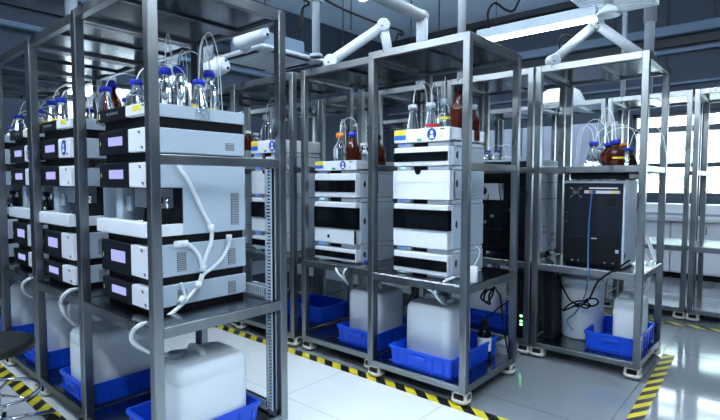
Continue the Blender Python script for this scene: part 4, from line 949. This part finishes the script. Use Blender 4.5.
# translucent suction hoods
def hood(c, r, label, up=None):
    c = Vector(c); t = thing('suction_hood', c, label, 'suction hood', 'translucent suction hoods')
    MB().lathe(c, [(r, 0), (r * .97, r * .25), (r * .78, r * .62), (r * .4, r * .86), (.05, r * .95)], 28, caps=False).build('dome', 'hood_film', t)
    MB().cyl(c + Vector((0, 0, r * .93)), Vector((c.x, c.y, up or ZC)), .04, n=16).build('duct_tube', 'arm_white', t)
    MB().lathe(c, [(r, 0), (r + .012, .004), (r + .012, .016), (r, .02)], 28, caps=False).build('rim', 'arm_white', t)
hood(atd(561, 106, 5.6), .25, 'white dome suction hood seen past the right rack post', 2.42)
hood(atd(608, 16, 4.6), .10, 'small translucent suction cup below the louvred panel')
p = onx(98, 108, -4.3)
hood(atd(173, 104, 3.7), .21, 'white dome suction hood behind the nearest bottles, right of the rack post')
hood(atd(112, 112, 4.3), .21, 'white dome suction hood behind the nearest bottles, left of the rack post')

# ------------------------------------------------------------------ far end: cupboards and bench below the windows
for k in range(5):
    x = -4.75 + k * .66; lb = ['leftmost', 'second', 'third', 'fourth', 'rightmost'][k]
    t = thing('tall_cupboard', (x, 7.6, 0), f'{lb} tall pale cupboard behind the window row of racks', 'cupboard', 'tall pale cupboards')
    MB().box(x - .32, x + .32, 7.3, 7.8, 0, 2.08, .004).build('carcass', 'cupboard', t)
    for s in (-1, 1):
        d_ = MB().box(x + (s - 1) * .16 + .004, x + (s + 1) * .16 - .004, 7.285, 7.301, .06, 2.06, .003).build('door', 'cupboard', t)
        MB().cyl((x - s * -.03, 7.27, 1.0), (x - s * -.03, 7.27, 1.14), .006, n=8).build('handle', 'chrome', d_)
for k in range(5):
    x = -1.55 + k * .72; lb = ['leftmost', 'second', 'third', 'fourth', 'rightmost'][k]
    t = thing('bench_cabinet', (x, 7.95, 0), f'{lb} white cabinet under the window bench', 'cabinet', 'white bench cabinets')
    MB().box(x - .355, x + .355, 7.68, 8.3, .08, .76, .003).build('carcass', 'white_enamel', t)
    MB().box(x - .34, x + .34, 7.72, 8.3, 0, .08).build('plinth', 'black_plastic', t)
    for s in (-1, 1):
        d_ = MB().box(x + (s - 1) * .177 + .004, x + (s + 1) * .177 - .004, 7.664, 7.681, .10, .75, .003).build('door', 'white_enamel', t)
        MB().cyl((x + s * .03, 7.65, .60), (x + s * .03, 7.65, .70), .006, n=8).build('handle', 'black_plastic', d_)
tag(MB().box(-1.92, 1.72, 7.62, 8.36, .76, .80, .004).build('worktop', 'worktop', origin=(-.1, 8, .76)), 'long pale worktop on the cabinets under the window', 'worktop')
for k, (px_, wd, lb) in enumerate(((655, .30, 'left pale equipment box on the window bench'), (676, .34, 'right pale equipment box on the window bench'), (718, .3, 'pale equipment box on the window bench at the right edge'))):
    p = ony(px_, 213, 7.95); t = thing('equipment_box', (p.x, 7.95, .80), lb, 'equipment box', 'equipment on the window bench')
    MB().box(p.x - wd / 2, p.x + wd / 2, 7.8, 8.1, .80, .98, .012, 2).build('box_body', 'white_plastic', t); MB().box(p.x - wd * .4, p.x + wd * .4, 7.795, 7.802, .83, .86).build('front_slot', 'grey_plastic', t)

# ------------------------------------------------------------------ light and view
wd_ = bpy.data.worlds.new('sky'); S.world = wd_; wd_.use_nodes = True
bg = wd_.node_tree.nodes['Background']; bg.inputs[0].default_value = (.80, .91, 1, 1); bg.inputs[1].default_value = 5.5
S.view_settings.view_transform = 'Standard'; S.view_settings.look = 'None'; S.view_settings.gamma = 1; S.view_settings.use_curve_mapping = False
S.view_settings.exposure = 1.12
bpy.context.view_layer.update()
